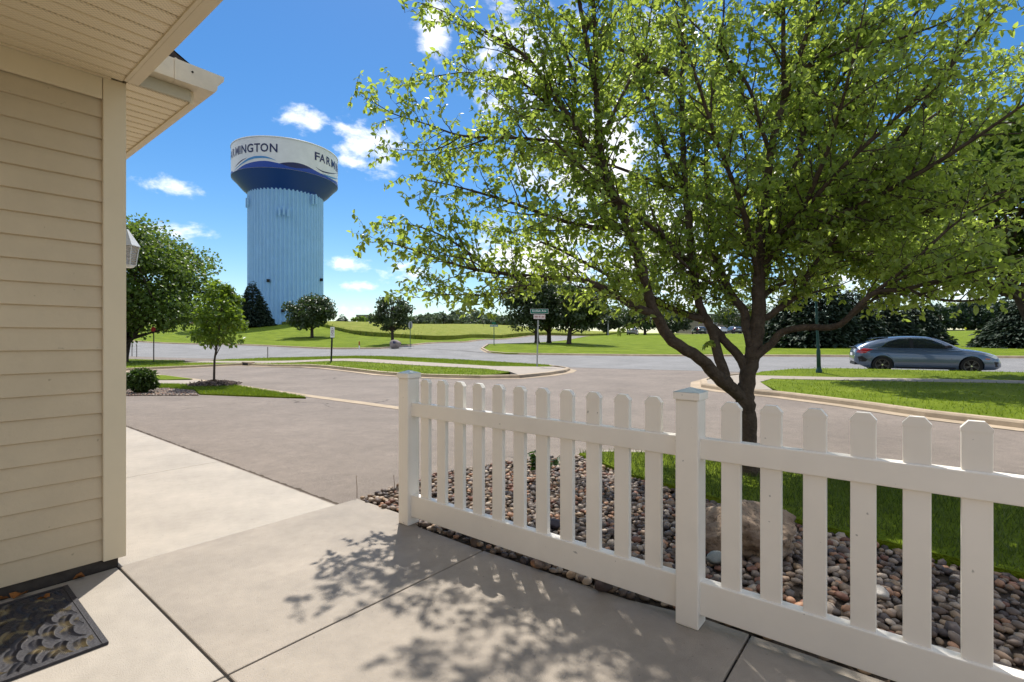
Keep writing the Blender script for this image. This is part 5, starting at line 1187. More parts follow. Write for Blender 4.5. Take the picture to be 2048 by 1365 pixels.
left = {3: (246, 300), 4: (311, 324), 5: (340, 415), 6: (430, 525), 7: (540, 632), 8: (638, 762), 9: (785, 907)}      # letter columns read off the photo (crop units)
right = {0: (1492, 1570), 1: (1566, 1656), 2: (1675, 1737), 3: (1752, 1806), 4: (1820, 1832)}
WORD = 'FARMINGTON'; glyph = [text_pts(c, 1.0) for c in WORD]; gw = [max(p[0] for p in g[0]) - min(p[0] for p in g[0]) for g in glyph]
def place_word(known):
    row = {k: tuple(on_tank(*z6(x, 400))[0] for x in v_) for k, v_ in known.items()}
    ks = sorted(row); good = [k for k in ks if k not in (ks[0], ks[-1])] or ks
    sc = sum(row[k][1] - row[k][0] for k in good) / sum(gw[k] for k in good); gap = .17 * sc
    for k in range(ks[-1] + 1, 10): a0 = row[k - 1][1] + gap; row[k] = (a0, a0 + gw[k] * sc)
    for k in range(ks[0] - 1, -1, -1): a1 = row[k + 1][0] - gap; row[k] = (a1 - gw[k] * sc, a1)
    for k in range(10):
        v, f = glyph[k]; x0 = min(p[0] for p in v); y0 = min(p[1] for p in v); hh = max(p[1] for p in v) - y0; a0, a1 = row[k]
        mk('letter', [(TC.x + (RT + .05) * math.cos(a0 + (a1 - a0) * (p[0] - x0) / gw[k]), TC.y + (RT + .05) * math.sin(a0 + (a1 - a0) * (p[0] - x0) / gw[k]), zl + (p[1] - y0) / hh * (zh - zl)) for p in v], f, M_tnavy, tw)
place_word(left); place_word(right)
def antenna(px, py, n_, h, r_):
    d = Vector(((px - CX) / F, 1.0)); o_ = -TC; A_ = d.dot(d); B_ = d.dot(o_); t = (-B_ - math.sqrt(max(B_ * B_ - A_ * (o_.dot(o_) - r_ ** 2), 0))) / A_; p = d * t; zc = H + (HY - py) / F * t; nn = (p - TC).normalized(); tt = Vector((-nn.y, nn.x)); m = MB()
    for k in range(n_):
        c = p + nn * .35 + tt * (k - (n_ - 1) / 2) * .75; z0 = zc - h / 2 + (.25 if k % 2 else 0)
        q = [c - tt * .16 - nn * .1, c + tt * .16 - nn * .1, c + tt * .16 + nn * .1, c - tt * .16 + nn * .1]; m.prism([(a.x, a.y, z0) for a in q], [(a.x, a.y, z0 + h) for a in q])
        m.tube([(c.x, c.y, z0 + h * .5), (c.x - nn.x * .5, c.y - nn.y * .5, z0 + h * .5)], .06, 5)
    m.build('antenna', M_tblue, tw)
antenna(568, 426, 3, 1.5, RS + .15); antenna(626, 401, 2, 1.9, RS + .15); antenna(498, 406, 2, 1.8, RS + .15)
for px, py in ((566, 622), (538, 562), (640, 560)):
    a_, zz = on_tank(px, py); d = Vector(((px - CX) / F, 1.0)); o_ = -TC; B_ = d.dot(o_); t = (-B_ - math.sqrt(max(B_ * B_ - d.dot(d) * (o_.dot(o_) - RS ** 2), 0))) / d.dot(d); p = d * t; nn = (p - TC).normalized() * .3; zz = H + (HY - py) / F * t
    MB().lathe([(.01, -.25), (.3, -.25), (.3, .25), (.01, .25)], (p.x + nn.x, p.y + nn.y, zz), 8).build('vent', M_dark, tw)

# ------------------------------------------------------------------ signs and posts
def text_mesh(name, body, size, mtx, m, parent):
    v, f = text_pts(body, size); xs = [p[0] for p in v]; ys = [p[1] for p in v]; cx_, cy_ = (min(xs) + max(xs)) / 2, (min(ys) + max(ys)) / 2
    return mk(name, [mtx @ Vector((p[0] - cx_, p[1] - cy_, 0)) for p in v], f, m, parent)
M_sgreen = mat('sign_green', (.008, .13, .085), .45, .05); M_swhite = mat('sign_white', (.78, .78, .76), .45, .03); M_sred = mat('sign_red_faded', (.38, .24, .22), .5, .1); M_spink = mat('sign_pale_pink', (.66, .56, .54), .5, .05)
def frame_at(c, yaw):                                          # sign plane standing upright, facing the camera side
    return Matrix.Translation(Vector(c)) @ Matrix.Rotation(yaw, 4, 'Z') @ Matrix.Rotation(R(90), 4, 'X')
def plate(name, mtx, w, h, m, parent, t=.006):
    q = [(-w / 2, -h / 2), (w / 2, -h / 2), (w / 2, h / 2), (-w / 2, h / 2)]; o = MB(); o.prism([mtx @ Vector((x, y, 0)) for x, y in q], [mtx @ Vector((x, y, -t)) for x, y in q]); return o.build(name, m, parent)
b = gp(1074, 0, 22.4); s = F / 22.4
ss = thing('street_sign', b, 'green English Ave street sign over a pale sign on a grey post', 'street sign')
zt_ = H + (HY - 641) / s
MB().tube([(b[0], b[1], b[2] - .05), (b[0] + .05, b[1], zt_)], .032, 8).build('post', M_galv, ss)
f1 = frame_at((b[0] + .10, b[1] - .02, H + (HY - 623) / s), R(-3)); p1 = plate('name_blade', f1, .80, .205, M_swhite, ss); f1b = f1 @ Matrix.Translation((0, 0, .003)); plate('green_field', f1b, .772, .182, M_sgreen, p1, .002)
text_mesh('lettering', 'English Ave', .135, f1b @ Matrix.Translation((0, 0, .003)) @ Matrix.Diagonal((.93, 1, 1, 1)), M_swhite, p1)
f2 = frame_at((b[0] + .11, b[1] - .02, H + (HY - 634) / s), R(28)) ; p2 = plate('name_blade', f2, .60, .20, M_spink, ss)
for i, (x, w_) in enumerate(((-.17, .17), (.0, .10), (.18, .16))): plate('faded_word', f2 @ Matrix.Translation((x, 0, .003)), w_ * .9, .07, M_sred, p2, .002)
# far street sign
b = gp(988, 0, 44.5); s = F / 44.5; fs = thing('street_sign', b, 'far green street sign on the grassy corner across the road', 'street sign')
MB().tube([(b[0], b[1], b[2] - .05), (b[0], b[1], H + (HY - 652) / s)], .035, 8).build('post', mat('post_green', (.05, .12, .09), .5), fs)
plate('name_blade', frame_at((b[0], b[1] - .05, H + (HY - 652) / s), 0), .72, .19, M_sgreen, fs); fb = plate('name_blade', frame_at((b[0], b[1] - .05, H + (HY - 647) / s), R(55)), .6, .19, M_sgreen, fs)
f_ = frame_at((b[0], b[1] - .06, H + (HY - 652) / s), 0); plate('border_line', f_ @ Matrix.Translation((0, .08, .001)), .7, .02, M_swhite, fs, .002); plate('border_line', f_ @ Matrix.Translation((0, -.08, .001)), .7, .02, M_swhite, fs, .002)
for xx, ww in ((-.2, .22), (.02, .12), (.21, .2)): plate('printed_mark', f_ @ Matrix.Translation((xx, 0, .004)), ww, .05, M_swhite, fs, .002)
# stop sign seen from behind
b = gp(820.5, 0, 44.0); s = F / 44.0; sp = thing('stop_sign', b, 'back of a grey octagonal road sign on a thin post beside the marker boulder', 'road sign')
MB().tube([(b[0], b[1], b[2] - .05), (b[0], b[1], H + (HY - 645) / s)], .03, 6).build('post', mat('post_green', (.05, .12, .09), .5), sp)
oc = [(.30 * math.cos(R(22.5 + 45 * k)), .36 * math.sin(R(22.5 + 45 * k))) for k in range(8)]; f_ = frame_at((b[0], b[1] + .05, H + (HY - 650.5) / s), R(-40)); o = MB(); o.prism([f_ @ Vector((x, y, 0)) for x, y in oc], [f_ @ Vector((x, y, -.01)) for x, y in oc]); o.build('octagon_plate', M_galv, sp)
o = MB(); o.prism([f_ @ Vector((x, y, -.011)) for x, y in oc], [f_ @ Vector((x, y, -.013)) for x, y in oc]); o.build('red_face', mat('stop_red', (.4, .01, .01), .4), sp)
# parking sign on black post
b = x2(P(663, 731, .04)); b = (b[0], b[1], zf(*b) + KH); s = F / b[1]; ps = thing('notice_sign', b, 'white notice sign with dark red marks on a black post', 'road sign')
MB().tube([(b[0] - .02, b[1], b[2] - .1), (b[0] + .04, b[1], H + (HY - 656) / s)], .042, 8).build('post', M_black, ps)
f_ = frame_at((b[0] + .06, b[1] - .05, H + (HY - 665) / s), R(-6)); pp = plate('sign_plate', f_, 8.5 / s, 21 / s, M_swhite, ps)
M_sdark = mat('sign_dark_red', (.16, .04, .06), .5); fm = f_ @ Matrix.Translation((0, 0, .004))
h_ = 21 / s
w0 = 8.5 / s                                                  # print too small to read in the photo: only its marks
for (xx, yy, ww, hh_) in ((-.08, .36, .22, .05), (.10, .34, .16, .04), (0, .20, .72, .05), (0, -.12, .34, .035)): plate('printed_mark', fm @ Matrix.Translation((w0 * xx, h_ * yy, 0)), w0 * ww, h_ * hh_, M_sdark, pp, .001)
rg = MB(); rg.tube([fm @ Vector((.24 * w0 * math.cos(2 * math.pi * k / 16), h_ * .02 + .24 * w0 * math.sin(2 * math.pi * k / 16), 0)) for k in range(17)], .008, 4, False); rg.build('printed_mark', M_sdark, pp)
plate('divider', fm @ Matrix.Translation((0, -h_ * .26, 0)), 7.0 / s, .02, M_sdark, pp, .001)
# sign under the left tree
b = gp(307.5, 0, 30.5); s = F / 30.5; sg = thing('road_sign', b, 'red sign on a thin dark post under the left tree', 'road sign')
MB().tube([(b[0], b[1], b[2] - .05), (b[0], b[1], H + (HY - 656) / s)], .03, 6).build('post', M_black, sg)
f_ = frame_at((b[0], b[1] - .04, H + (HY - 659) / s), R(20)); o = MB(); oc2 = [(x * .42, y * .42) for x, y in oc]; o.prism([f_ @ Vector((x, y, 0)) for x, y in oc2], [f_ @ Vector((x, y, -.01)) for x, y in oc2]); o.build('sign_plate', mat('stop_red', (.4, .01, .01), .4), sg)
for px, Z, top, lab in ((264, 40, 683, 'dark short post at the far left under the tree'), (273.5, 39, 690, 'thin post on the small grass island at far left'), (535.5, 33, 694, 'thin marker stake at the road edge left of the white notice sign')):
    b = gp(px, 0, Z); m = MB(); zt_ = H + (HY - top) / F * Z; m.tube([(b[0], b[1], b[2] - .05), (b[0], b[1], zt_ - .02), (b[0], b[1], zt_)], [.025, .025, .012], 6); tag(m.build('marker_post', M_bark2), lab, 'post')
b = gp(718.5, 0, 43.5); s = F / 43.5; m = thing('marker_post', b, 'short red and white utility marker on the lawn across the road', 'post')
MB().lathe([(.001, 0), (.05, 0), (.05, .28), (.001, .28)], b, 8).build('base', M_swhite, m); MB().lathe([(.001, .281), (.055, .281), (.055, .60), (.03, .66), (.001, .67)], b, 8).build('cap', mat('marker_red', (.35, .06, .02), .5), m)
# marker boulder with emblem
b = gp(790, 0, 43.2); mb = thing('marker_boulder', b, 'rounded pinkish boulder with a dark emblem across the road', 'boulder')
rock('stone', (b[0], b[1], b[2] + .28), (.58, .38, .44), 12, mat('pink_rock', (.30, .25, .235), .8, .2, 5, .4, 20), 4, .1, mb)
f_ = frame_at((b[0] + .02, b[1] - .40, b[2] + .40), 0) @ Matrix.Rotation(R(-8), 4, 'X'); em = MB(); e_ = [(-.10, .10), (.0, .13), (.02, .03), (.13, .03), (.10, -.06), (-.08, -.06)]; em.prism([f_ @ Vector((x, y, .02)) for x, y in e_], [f_ @ Vector((x, y, -.12)) for x, y in e_]); em.build('emblem', M_tnavy, mb)
# green lamp post behind the tree
b0 = st(20.0, 0); Zl = sline(1638, 20.2); b = ((1638 - CX) / F * Zl, Zl); b = (b[0], b[1], zf(*b) + KH + .1); s = F / Zl
lp_ = thing('lamp_post', b, 'tall dark green lamp post behind the big tree', 'lamp post')
tp = (b[0] - .16, b[1], b[2] + 4.6)
MB().tube([(b[0], b[1], b[2] - .1), (b[0] - .02, b[1], b[2] + .75), (b[0] - .022, b[1], b[2] + .80), (b[0] - .07, b[1], b[2] + 1.6), tp], [.066, .064, .046, .042, .032], 12).build('pole', M_greenmetal, lp_, True)
MB().lathe([(.09, -.1), (.10, .0), (.095, .08), (.075, .11), (.068, .2)], b, 12).build('base_collar', M_greenmetal, lp_, True)
MB().lathe([(.04, 0), (.12, .05), (.17, .3), (.12, .5), (.001, .58)], tp, 12).build('lantern', M_lampw, lp_, True); MB().lathe([(.13, .5), (.15, .52), (.06, .62), (.02, .72), (.001, .73)], tp, 12).build('finial', M_greenmetal, lp_, True)
b = gp(1216.5, 0, 92); MBp = MB(); MBp.tube([(b[0], b[1], b[2] - .05), (b[0], b[1], H + (HY - 633) / F * 92)], .13, 6); MBp.box(b[0] - .5, b[0] + .3, b[1] - .12, b[1] + .12, H + (HY - 633) / F * 92, H + (HY - 631.5) / F * 92); tag(MBp.build('parking_lot_light', M_galv), 'grey light pole with box head beside a far dark tree', 'lamp post')
b = gp(1930, 0, 120); ys_ = thing('warning_sign', b, 'small yellow diamond warning sign on the far field at right', 'road sign'); s = F / 120
MB().tube([(b[0], b[1], b[2] - .1), (b[0], b[1], H + (HY - 655) / s)], .06, 6).build('post', M_galv, ys_)
M_yel = mat('sign_yellow', (.75, .68, .02), .4); f_ = frame_at((b[0], b[1] - .1, H + (HY - 657.5) / s), 0) @ Matrix.Rotation(R(45), 4, 'Z'); plate('diamond', f_, .52, .52, M_yel, ys_); plate('plaque', frame_at((b[0], b[1] - .1, H + (HY - 663) / s), 0), .5, .38, M_yel, ys_)

# ------------------------------------------------------------------ far buildings
def building(name, px0, px1, Z, top, eave, label, wallm, roofm, wins=4, bottom=None, dep=10, flat=False, cat='building'):
    x0, x1 = (px0 - CX) / F * Z, (px1 - CX) / F * Z; z0 = zf((x0 + x1) / 2, Z) - .5; ze = H + (HY - eave) / F * Z; zt_ = H + (HY - top) / F * Z
    t = thing(name, ((x0 + x1) / 2, Z, z0), label, cat); MB().box(x0, x1, Z, Z + dep, z0, ze).build('wall', wallm, t)
    if flat: MB().box(x0 - .3, x1 + .3, Z - .3, Z + dep + .3, ze + .01, zt_).build('roof', roofm, t)
    else:
        m = MB(); m.add([(x0 - .5, Z - .5, ze), (x1 + .5, Z - .5, ze), (x1 + .5, Z + dep + .5, ze), (x0 - .5, Z + dep + .5, ze), (x0 + (x1 - x0) * .15, Z + dep / 2, zt_), (x1 - (x1 - x0) * .15, Z + dep / 2, zt_)], [(0, 1, 5, 4), (1, 2, 5), (2, 3, 4, 5), (3, 0, 4), (3, 2, 1, 0)]); m.build('roof', roofm, t)
    w_ = (x1 - x0) / wins
    for k in range(wins):
        c = x0 + (k + .5) * w_; hh_ = (ze - z0); wd = MB().box(c - w_ * .22, c + w_ * .22, Z - .06, Z + .02, ze - min(2.1, hh_ * .62), ze - .7).build('window', mat('window_frame', (.7, .7, .68), .5), t); MB().box(c - w_ * .18, c + w_ * .18, Z - .075, Z - .061, ze - min(2.0, hh_ * .58), ze - .8).build('pane', mat('dark_pane', (.03, .04, .05), .15, spec=.6), wd)
    return t
M_brick = mat('far_brick', (.38, .20, .15), .9, .15, 2); M_tan2 = mat('far_tan', (.5, .43, .34), .9, .1, 2); M_grey2 = mat('far_grey', (.40, .39, .40), .9, .1, 2); M_roof2 = mat('far_roof', (.17, .16, .16), .9, .2, 3)
building('townhouse', 335, 356, 150, 633, 640, 'pale low house glimpsed behind the left tree', M_grey2, M_roof2, 3)
building('townhouse', 358, 386, 150, 625, 634, 'brick fronted house glimpsed right of the left tree crown', M_brick, M_tan2, 3)
building('townhouse', 388, 402, 155, 629, 637, 'small grey roofed house behind the young tree', M_grey2, M_roof2, 2)
building('townhouse', 662, 682, 200, 640, 645, 'grey low house right of the round maple', M_grey2, mat('far_roof_grey', (.28, .28, .30), .9), 2); building('townhouse', 686, 700, 200, 641, 645, 'tan low house by the tiny far spruce', M_tan2, M_roof2, 2)
building('flat_roofed_house', 714, 742, 205, 630, 634, 'long flat roofed house above the far hedge', M_tan2, M_roof2, 4, flat=True)
building('school_building', 1405, 1560, 125, 628, 634, 'brownish flat roofed building behind the big tree fork', mat('far_brown', (.24, .19, .15), .9, .15, 2), M_roof2, 9, flat=True, dep=20)
# dark low wall behind the far right field
zz = zf((1930 - CX) / F * 132, 132); MB().box((1870 - CX) / F * 132, (2060 - CX) / F * 132, 132, 132.3, zz - .3, H + (HY - 660) / F * 132).build('far_wall', mat('dark_fence', (.08, .075, .075), .9)); tag(D.objects['far_wall'], 'long dark low wall behind the far right field', 'wall')
# ------------------------------------------------------------------ car (local: x forward from rear bumper, y left, z up)
def car_paint(name, c):
    m, N, L, b = nodes_mat(name); b.inputs['Base Color'].default_value = (*c, 1); b.inputs['Roughness'].default_value = .25; b.inputs['Metallic'].default_value = .35; b.inputs['Coat Weight'].default_value = .8; b.inputs['Coat Roughness'].default_value = .05
    tc = N.new('ShaderNodeTexCoord'); n = N.new('ShaderNodeTexNoise'); n.inputs['Scale'].default_value = 900; L.new(tc.outputs['Object'], n.inputs['Vector']); mr = N.new('ShaderNodeMapRange'); mr.inputs['To Min'].default_value = .88; mr.inputs['To Max'].default_value = 1.12; L.new(n.outputs['Fac'], mr.inputs['Value'])
    s = N.new('ShaderNodeVectorMath'); s.operation = 'SCALE'; s.inputs[0].default_value = c; L.new(mr.outputs[0], s.inputs['Scale']); L.new(s.outputs[0], b.inputs['Base Color']); return m
M_paint = car_paint('slate_blue_paint', (.085, .125, .19)); M_cglass = mat('tinted_glass', (.018, .022, .026), .06, .05, spec=.8, coat=.5); M_tyre = mat('tyre', (.018, .018, .018), .85, .2, 30); M_rim = mat('alloy', (.09, .088, .08), .45, .1, 8, metal=.7)
M_plast = mat('black_plastic', (.015, .015, .017), .5); M_chrome = mat('chrome', (.75, .75, .76), .15, .02, metal=1.0); M_tail = mat('tail_lamp', (.42, .012, .02), .15, .1, spec=.7, coat=.6); M_head = mat('head_lamp', (.55, .58, .6), .12, .05, spec=.8, coat=.6); M_amber = mat('amber_reflector', (.6, .14, .02), .25)
ip = np.interp
def topL(x): return ip(x, [0, .04, .12, .3, 1.0, 2.0, 3.0, 3.3, 3.6, 3.95, 4.2, 4.36, 4.46, 4.52], [.60, .88, .975, 1.0, .99, .965, .95, .95, .925, .865, .79, .72, .62, .48])
def wid(x): return ip(x, [0, .05, .2, .5, 1, 3.4, 3.9, 4.2, 4.4, 4.52], [.66, .74, .82, .88, .90, .90, .875, .83, .74, .58])
def botL(x): return ip(x, [0, .1, .35, .6, 3.9, 4.3, 4.52], [.44, .34, .22, .18, .18, .19, .27])
RZ = [.0, .12, .30, .52, .78, .93, 1.0]; RW = [.88, .965, 1.0, 1.0, .985, .945, .82]
def body_y(x, z):
    zb, zt_ = botL(x), topL(x); return wid(x) * ip((z - zb) / max(zt_ - zb, .01), RZ, RW)
def roofz(x): return ip(x, [.10, .22, .45, .8, 1.15, 1.6, 2.0, 2.4, 2.7, 3.0, 3.3, 3.42], [1.02, 1.10, 1.21, 1.325, 1.395, 1.432, 1.436, 1.408, 1.33, 1.18, 1.00, .94])
def cab_y(x, z):
    zb, zt_ = topL(x) - .03, roofz(x) - .035; f = min(max((z - zb) / max(zt_ - zb, .02), 0), 1); wb = wid(x) * .90; wt = ip(x, [.1, .6, 1.2, 2.4, 3.4], [.62, .62, .62, .62, .72]); return wb * (1 - f) + wt * f - .02 * math.sin(math.pi * f) * -1
def make_car(name, label, pose, paint):
    root = thing(name, (0, 0, 0), label, 'car'); 
    xs = sorted(set([0, .02, .05, .09, .14, .2, .28] + list(np.linspace(.35, 4.1, 34)) + [4.18, 4.26, 4.33, 4.4, 4.45, 4.49, 4.52])); m = MB(); rows = []
    for x in xs:
        zb, zt_ = botL(x), topL(x); ring = [(x, 0, zb)] + [(x, wid(x) * w_, zb + (zt_ - zb) * f) for f, w_ in zip(RZ, RW)] + [(x, wid(x) * .55, zt_ + .018), (x, 0, zt_ + .028)]
        rows.append(ring + [(p[0], -p[1], p[2]) for p in ring[-2:0:-1]])
    n = len(rows[0]); v = [p for r_ in rows for p in r_]; f = [(i * n + k, i * n + (k + 1) % n, (i + 1) * n + (k + 1) % n, (i + 1) * n + k) for i in range(len(rows) - 1) for k in range(n)] + [tuple(range(n - 1, -1, -1)), tuple((len(rows) - 1) * n + k for k in range(n))]
    body = mk('body', v, f, paint, root, True)
    WX = (.90, 3.60); cut = MB()
    for wx in WX: 
        for sg in (-1, 1): cut.prism([(wx + .375 * math.cos(2 * math.pi * k / 28), sg * .62, .325 + .375 * math.sin(2 * math.pi * k / 28)) for k in range(28)], [(wx + .375 * math.cos(2 * math.pi * k / 28), sg * 1.2, .325 + .375 * math.sin(2 * math.pi * k / 28)) for k in range(28)])
    co = mk('cutter', cut.v, cut.f, None)
    for o_ in (body, co):
        bm = bmesh.new(); bm.from_mesh(o_.data); bmesh.ops.recalc_face_normals(bm, faces=bm.faces); bm.to_mesh(o_.data); bm.free()
    md = body.modifiers.new('arches', 'BOOLEAN'); md.operation = 'DIFFERENCE'; md.object = co; md.solver = 'EXACT'
    bpy.context.view_layer.update(); dg = bpy.context.evaluated_depsgraph_get(); nm = D.meshes.new_from_object(body.evaluated_get(dg)); body.modifiers.clear(); body.data = nm; D.objects.remove(co)
    nm.shade_smooth()
    try: nm.set_sharp_from_angle(angle=R(38))
    except Exception: pass
    # cabin shell
    xs = list(np.linspace(.10, 3.42, 30)); rows = []
    for x in xs:
        zb = topL(x) - .03; zt_ = max(roofz(x), zb + .03); ring = [(x, cab_y(x, zb), zb), (x, cab_y(x, zb + (zt_ - .035 - zb) * .5), zb + (zt_ - .035 - zb) * .5), (x, cab_y(x, zt_ - .035), zt_ - .035), (x, cab_y(x, zt_ - .035) - .09, zt_ - .004), (x, .3, zt_ + .012), (x, 0, zt_ + .016)]; rows.append(ring + [(p[0], -p[1], p[2]) for p in ring[-2::-1]])
    n = len(rows[0]); v = [p for r_ in rows for p in r_]; f = [(i * n + k, i * n + k + 1, (i + 1) * n + k + 1, (i + 1) * n + k) for i in range(len(rows) - 1) for k in range(n - 1)]
    mk('cabin', v, f, paint, root, True)
    def patch(name, poly, fn, m_, off, sg=1, par=None):            # poly in (x, z) on a side surface
        par = par or root
        pl_ = []
        for i in range(len(poly)):
            p = Vector(poly[i]); q = Vector(poly[(i + 1) % len(poly)]); k_ = max(1, int((q - p).length / .07))
            for j in range(k_): pl_.append(p.lerp(q, j / k_))
        xs_ = [p.x for p in pl_]; ys_ = [p.y for p in pl_]; g = np.array([(x, y) for x in np.arange(min(xs_), max(xs_), .08) for y in np.arange(min(ys_), max(ys_), .06)]); ex = [Vector(q) for q in g[inpoly(g[:, 0], g[:, 1], pl_)]] if len(g) else []
        r = delaunay_2d_cdt(pl_ + ex, [], [list(range(len(pl_)))], 1, 1e-6); return mk(name, [(p.x, sg * (fn(p.x, p.y) + off), p.y) for p in r[0]], [tuple(q) for q in r[2]], m_, par, True)
    def line(name, pts, fn, m_, w_, sg, off=.004):
        m = MB(); m.tube([(x, sg * (fn(x, z) + off), z) for x, z in pts], w_, 5); return m.build(name, m_, root)
    for sg in (-1, 1):
        top = [(x, roofz(x) - .085) for x in (1.2, 1.5, 1.75)]; patch('window', [(.88, 1.02), (1.05, 1.16), (1.2, 1.24), (1.45, 1.315), (1.78, 1.345), (1.80, .985), (1.2, .99)], cab_y, M_cglass, .006, sg)
        patch('window', [(1.90, .985), (1.90, 1.345), (2.25, 1.335), (2.5, 1.27), (2.75, 1.15), (2.98, 1.0), (2.9, .965)], cab_y, M_cglass, .006, sg)
        patch('pillar', [(1.80, .985), (1.78, 1.35), (1.91, 1.35), (1.90, .985)], cab_y, M_plast, .004, sg)
        line('window_trim', [(.72, .995), (.86, 1.02), (1.04, 1.175), (1.2, 1.26), (1.45, 1.335), (1.8, 1.368), (2.25, 1.352), (2.52, 1.285), (2.78, 1.16)], cab_y, M_chrome, .010, sg)
        line('door_seam', [(1.86, .30), (1.85, .6), (1.86, .95)], body_y, M_dark, .005, sg, .001); line('door_seam', [(2.98, .32), (3.02, .6), (2.95, .92)], body_y, M_dark, .005, sg, .001); line('door_seam', [(1.02, .78), (1.25, .55), (1.32, .32)], body_y, M_dark, .005, sg, .001)
        line('crease', [(.5, .80), (1.4, .80), (2.4, .78), (3.4, .76)], body_y, paint, .010, sg, -.002); line('sill', [(1.35, .25), (2.2, .23), (3.15, .25)], body_y, M_plast, .03, sg, -.01)
        for hx in (1.38, 2.28): MB().box(hx, hx + .2, sg * body_y(hx, .86) - .012, sg * body_y(hx, .86) + .02 * sg + .002, .845, .872).build('door_handle', paint, root, bevel=.006)
        MB().add([(2.82, sg * .86, .97), (3.02, sg * .86, .985), (3.04, sg * 1.02, 1.0), (2.88, sg * 1.04, .99), (2.84, sg * .87, 1.08), (3.0, sg * .87, 1.07), (3.0, sg * 1.0, 1.095), (2.88, sg * 1.02, 1.10)], [(3, 2, 1, 0), (4, 5, 6, 7), (0, 1, 5, 4), (1, 2, 6, 5), (2, 3, 7, 6), (3, 0, 4, 7)]).build('mirror', M_plast, root, bevel=.02)
        patch('tail_light', [(.06, .80), (.10, .90), (.30, .965), (.62, .93), (.45, .86), (.36, .78), (.22, .76)], body_y, M_tail, .006, sg)
        patch('headlight', [(3.95, .76), (4.1, .775), (4.36, .67), (4.44, .60), (4.3, .60), (4.12, .68)], body_y, M_head, .006, sg); patch('side_marker', [(3.98, .62), (4.14, .60), (4.12, .57), (4.02, .58)], body_y, M_amber, .006, sg)
        patch('bumper_insert', [(.10, .62), (.24, .66), (.42, .52), (.36, .44), (.16, .42)], body_y, M_plast, .005, sg); patch('bumper_insert', [(4.26, .50), (4.40, .48), (4.44, .32), (4.30, .30)], body_y, M_plast, .005, sg)
        for wx in WX:
            w_ = thing('wheel', (0, 0, 0), 'x', 'x'); del w_['label'], w_['category']; D.objects.remove(w_)
            cy = sg * .80
            def ring(r_, y): return [(wx + r_ * math.cos(2 * math.pi * k / 32), y, .325 + r_ * math.sin(2 * math.pi * k / 32)) for k in range(32)]
            ty = MB(); prof = [(.23, cy - sg * .10), (.31, cy - sg * .10), (.325, cy - sg * .08), (.325, cy + sg * .06), (.312, cy + sg * .082), (.235, cy + sg * .086), (.225, cy + sg * .06)]
            for i in range(len(prof) - 1): ty.prism(ring(*prof[i]), ring(*prof[i + 1]), False)
            wheel = ty.build('wheel', M_tyre, root, True)
            rm = MB(); rm.prism(ring(.228, cy + sg * .03), ring(.205, cy + sg * .07), False); rm.prism(ring(.228, cy + sg * .08), ring(.205, cy + sg * .07), False)
            for k in range(10):
                a = 2 * math.pi * k / 10 + (.16 if k % 2 else -.16); d = Vector((math.cos(a), 0, math.sin(a))); s_ = Vector((-d.z, 0, d.x)); c0 = Vector((wx, cy + sg * .075, .325)); p = [c0 + d * .03 - s_ * .016, c0 + d * .03 + s_ * .016, c0 + d * .212 + s_ * .012, c0 + d * .212 - s_ * .012]; bk = Vector((0, -sg * .03, 0)); rm.prism(p, [q + bk for q in p])
            rm.build('rim', M_rim, wheel); dk = MB(); dk.prism(ring(.22, cy + sg * .02), ring(.22, cy + sg * .022)); dk.build('brake', M_dark, wheel); hb = MB(); hb.prism([(wx + .035 * math.cos(.5236 * k), cy + sg * .06, .325 + .035 * math.sin(.5236 * k)) for k in range(12)], [(wx + .03 * math.cos(.5236 * k), cy + sg * .084, .325 + .03 * math.sin(.5236 * k)) for k in range(12)]); hb.build('hub_cap', M_chrome, wheel)
    def glassgrid(name, x0, x1, m_):
        m = MB(); nx = 8; 
        for i in range(nx + 1):
            x = x0 + (x1 - x0) * i / nx; w_ = cab_y(x, roofz(x) - .035) - .10
            for k in range(7): y = w_ * (k / 3 - 1); m.v.append((x, y, roofz(x) + .022 - .012 * (abs(y) / max(w_, .01)) ** 2))
        for i in range(nx):
            for k in range(6): m.f.append((i * 7 + k, i * 7 + k + 1, (i + 1) * 7 + k + 1, (i + 1) * 7 + k))
        return m.build(name, m_, root, True)
    glassgrid('windscreen', 2.52, 3.32, M_cglass); glassgrid('rear_window', .30, .92, M_cglass)
    m = MB(); m.prism([(.78, -.54, 1.385), (.78, .54, 1.385), (1.14, .56, 1.42), (1.14, -.56, 1.42)], [(.62, -.52, 1.352), (.62, .52, 1.352), (1.14, .56, 1.39), (1.14, -.56, 1.39)]); m.build('spoiler', paint, root, bevel=.008)
    m = MB(); m.box(.0, .1, -.6, .6, 1.0, 1.025); m.build('tail_lip', paint, root, bevel=.008)
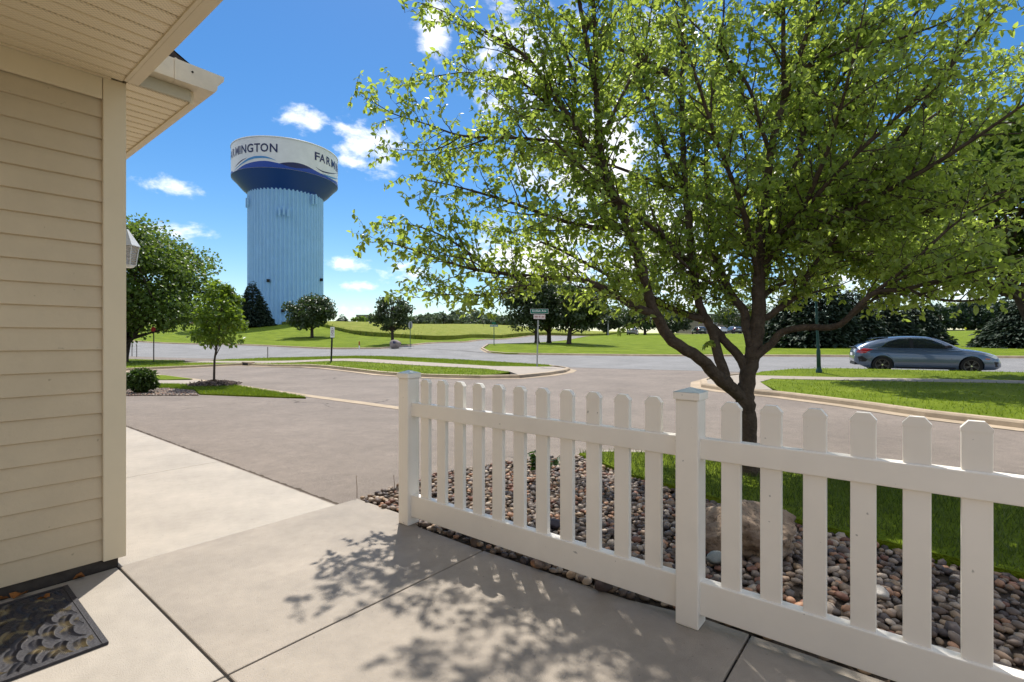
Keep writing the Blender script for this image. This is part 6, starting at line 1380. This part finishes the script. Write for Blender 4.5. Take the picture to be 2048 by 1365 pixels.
    MB().box(-.012, .004, -.26, .26, .66, .78).build('number_plate', M_swhite, root); MB().box(4.50, 4.527, -.45, .45, .33, .44).build('grille', M_plast, root, bevel=.01); MB().box(.02, .35, -.6, .6, .30, .40).build('diffuser', M_plast, root)
    MB().box(.5, 4.1, -.6, .6, .17, .2).build('underbody', M_plast, root)
    return root
car = make_car('car', 'slate blue hatchback car driving on the road at right', None, M_paint)
fw = -UX; ct_ = st(25.1, -4.287 - 0); cx_, cy_ = ct_[0] - fw.x * .90, ct_[1] - fw.y * .90
def pose(o, x, y, z, yaw): 
    for c in o.children: c.matrix_parent_inverse = Matrix.Identity(4)
    o.location = (x, y, z); o.rotation_euler = (0, 0, yaw)
mid_ = (cx_ + fw.x * 2.2, cy_ + fw.y * 2.2)
pose(car, cx_, cy_, zf(*mid_) + .004, math.atan2(fw.y, fw.x))
def copy_tree(o, parent=None, paint=None):
    c = o.copy(); COL.objects.link(c); c.parent = parent
    if o.type == 'MESH' and paint and o.data.materials and o.data.materials[0] == M_paint: c.material_slots[0].link = 'OBJECT'; c.material_slots[0].material = paint
    for ch in o.children: copy_tree(ch, c, paint)
    return c
for k, (px, Z, yaw, lab, pc) in enumerate(((1262, 93, 1.2, 'silver parked car glimpsed left of the big tree limb', (.5, .5, .5)), (1405, 94, 1.5, 'dark parked car glimpsed just left of the trunk fork', (.03, .04, .03)), (1448, 95, 1.7, 'pale parked car glimpsed inside the trunk fork', (.45, .45, .48)), (1478, 94, 1.6, 'dark grey parked car glimpsed right in the trunk fork', (.08, .08, .09)))):
    c = copy_tree(car, None, car_paint('parked_paint_%d' % k, pc)); c['label'] = lab; c['group'] = 'cars in the far parking lot'; x = (px - CX) / F * Z; c.location = (x, Z, zf(x, Z) + KH + .01); c.rotation_euler = (0, 0, yaw)
lot = [(x2(W(1225, 0, 91.5))), (x2(W(1510, 0, 91.5))), (x2(W(1510, 0, 101))), (x2(W(1225, 0, 101)))]
sheet('parking_lot', lot, KH + .03, M_road)
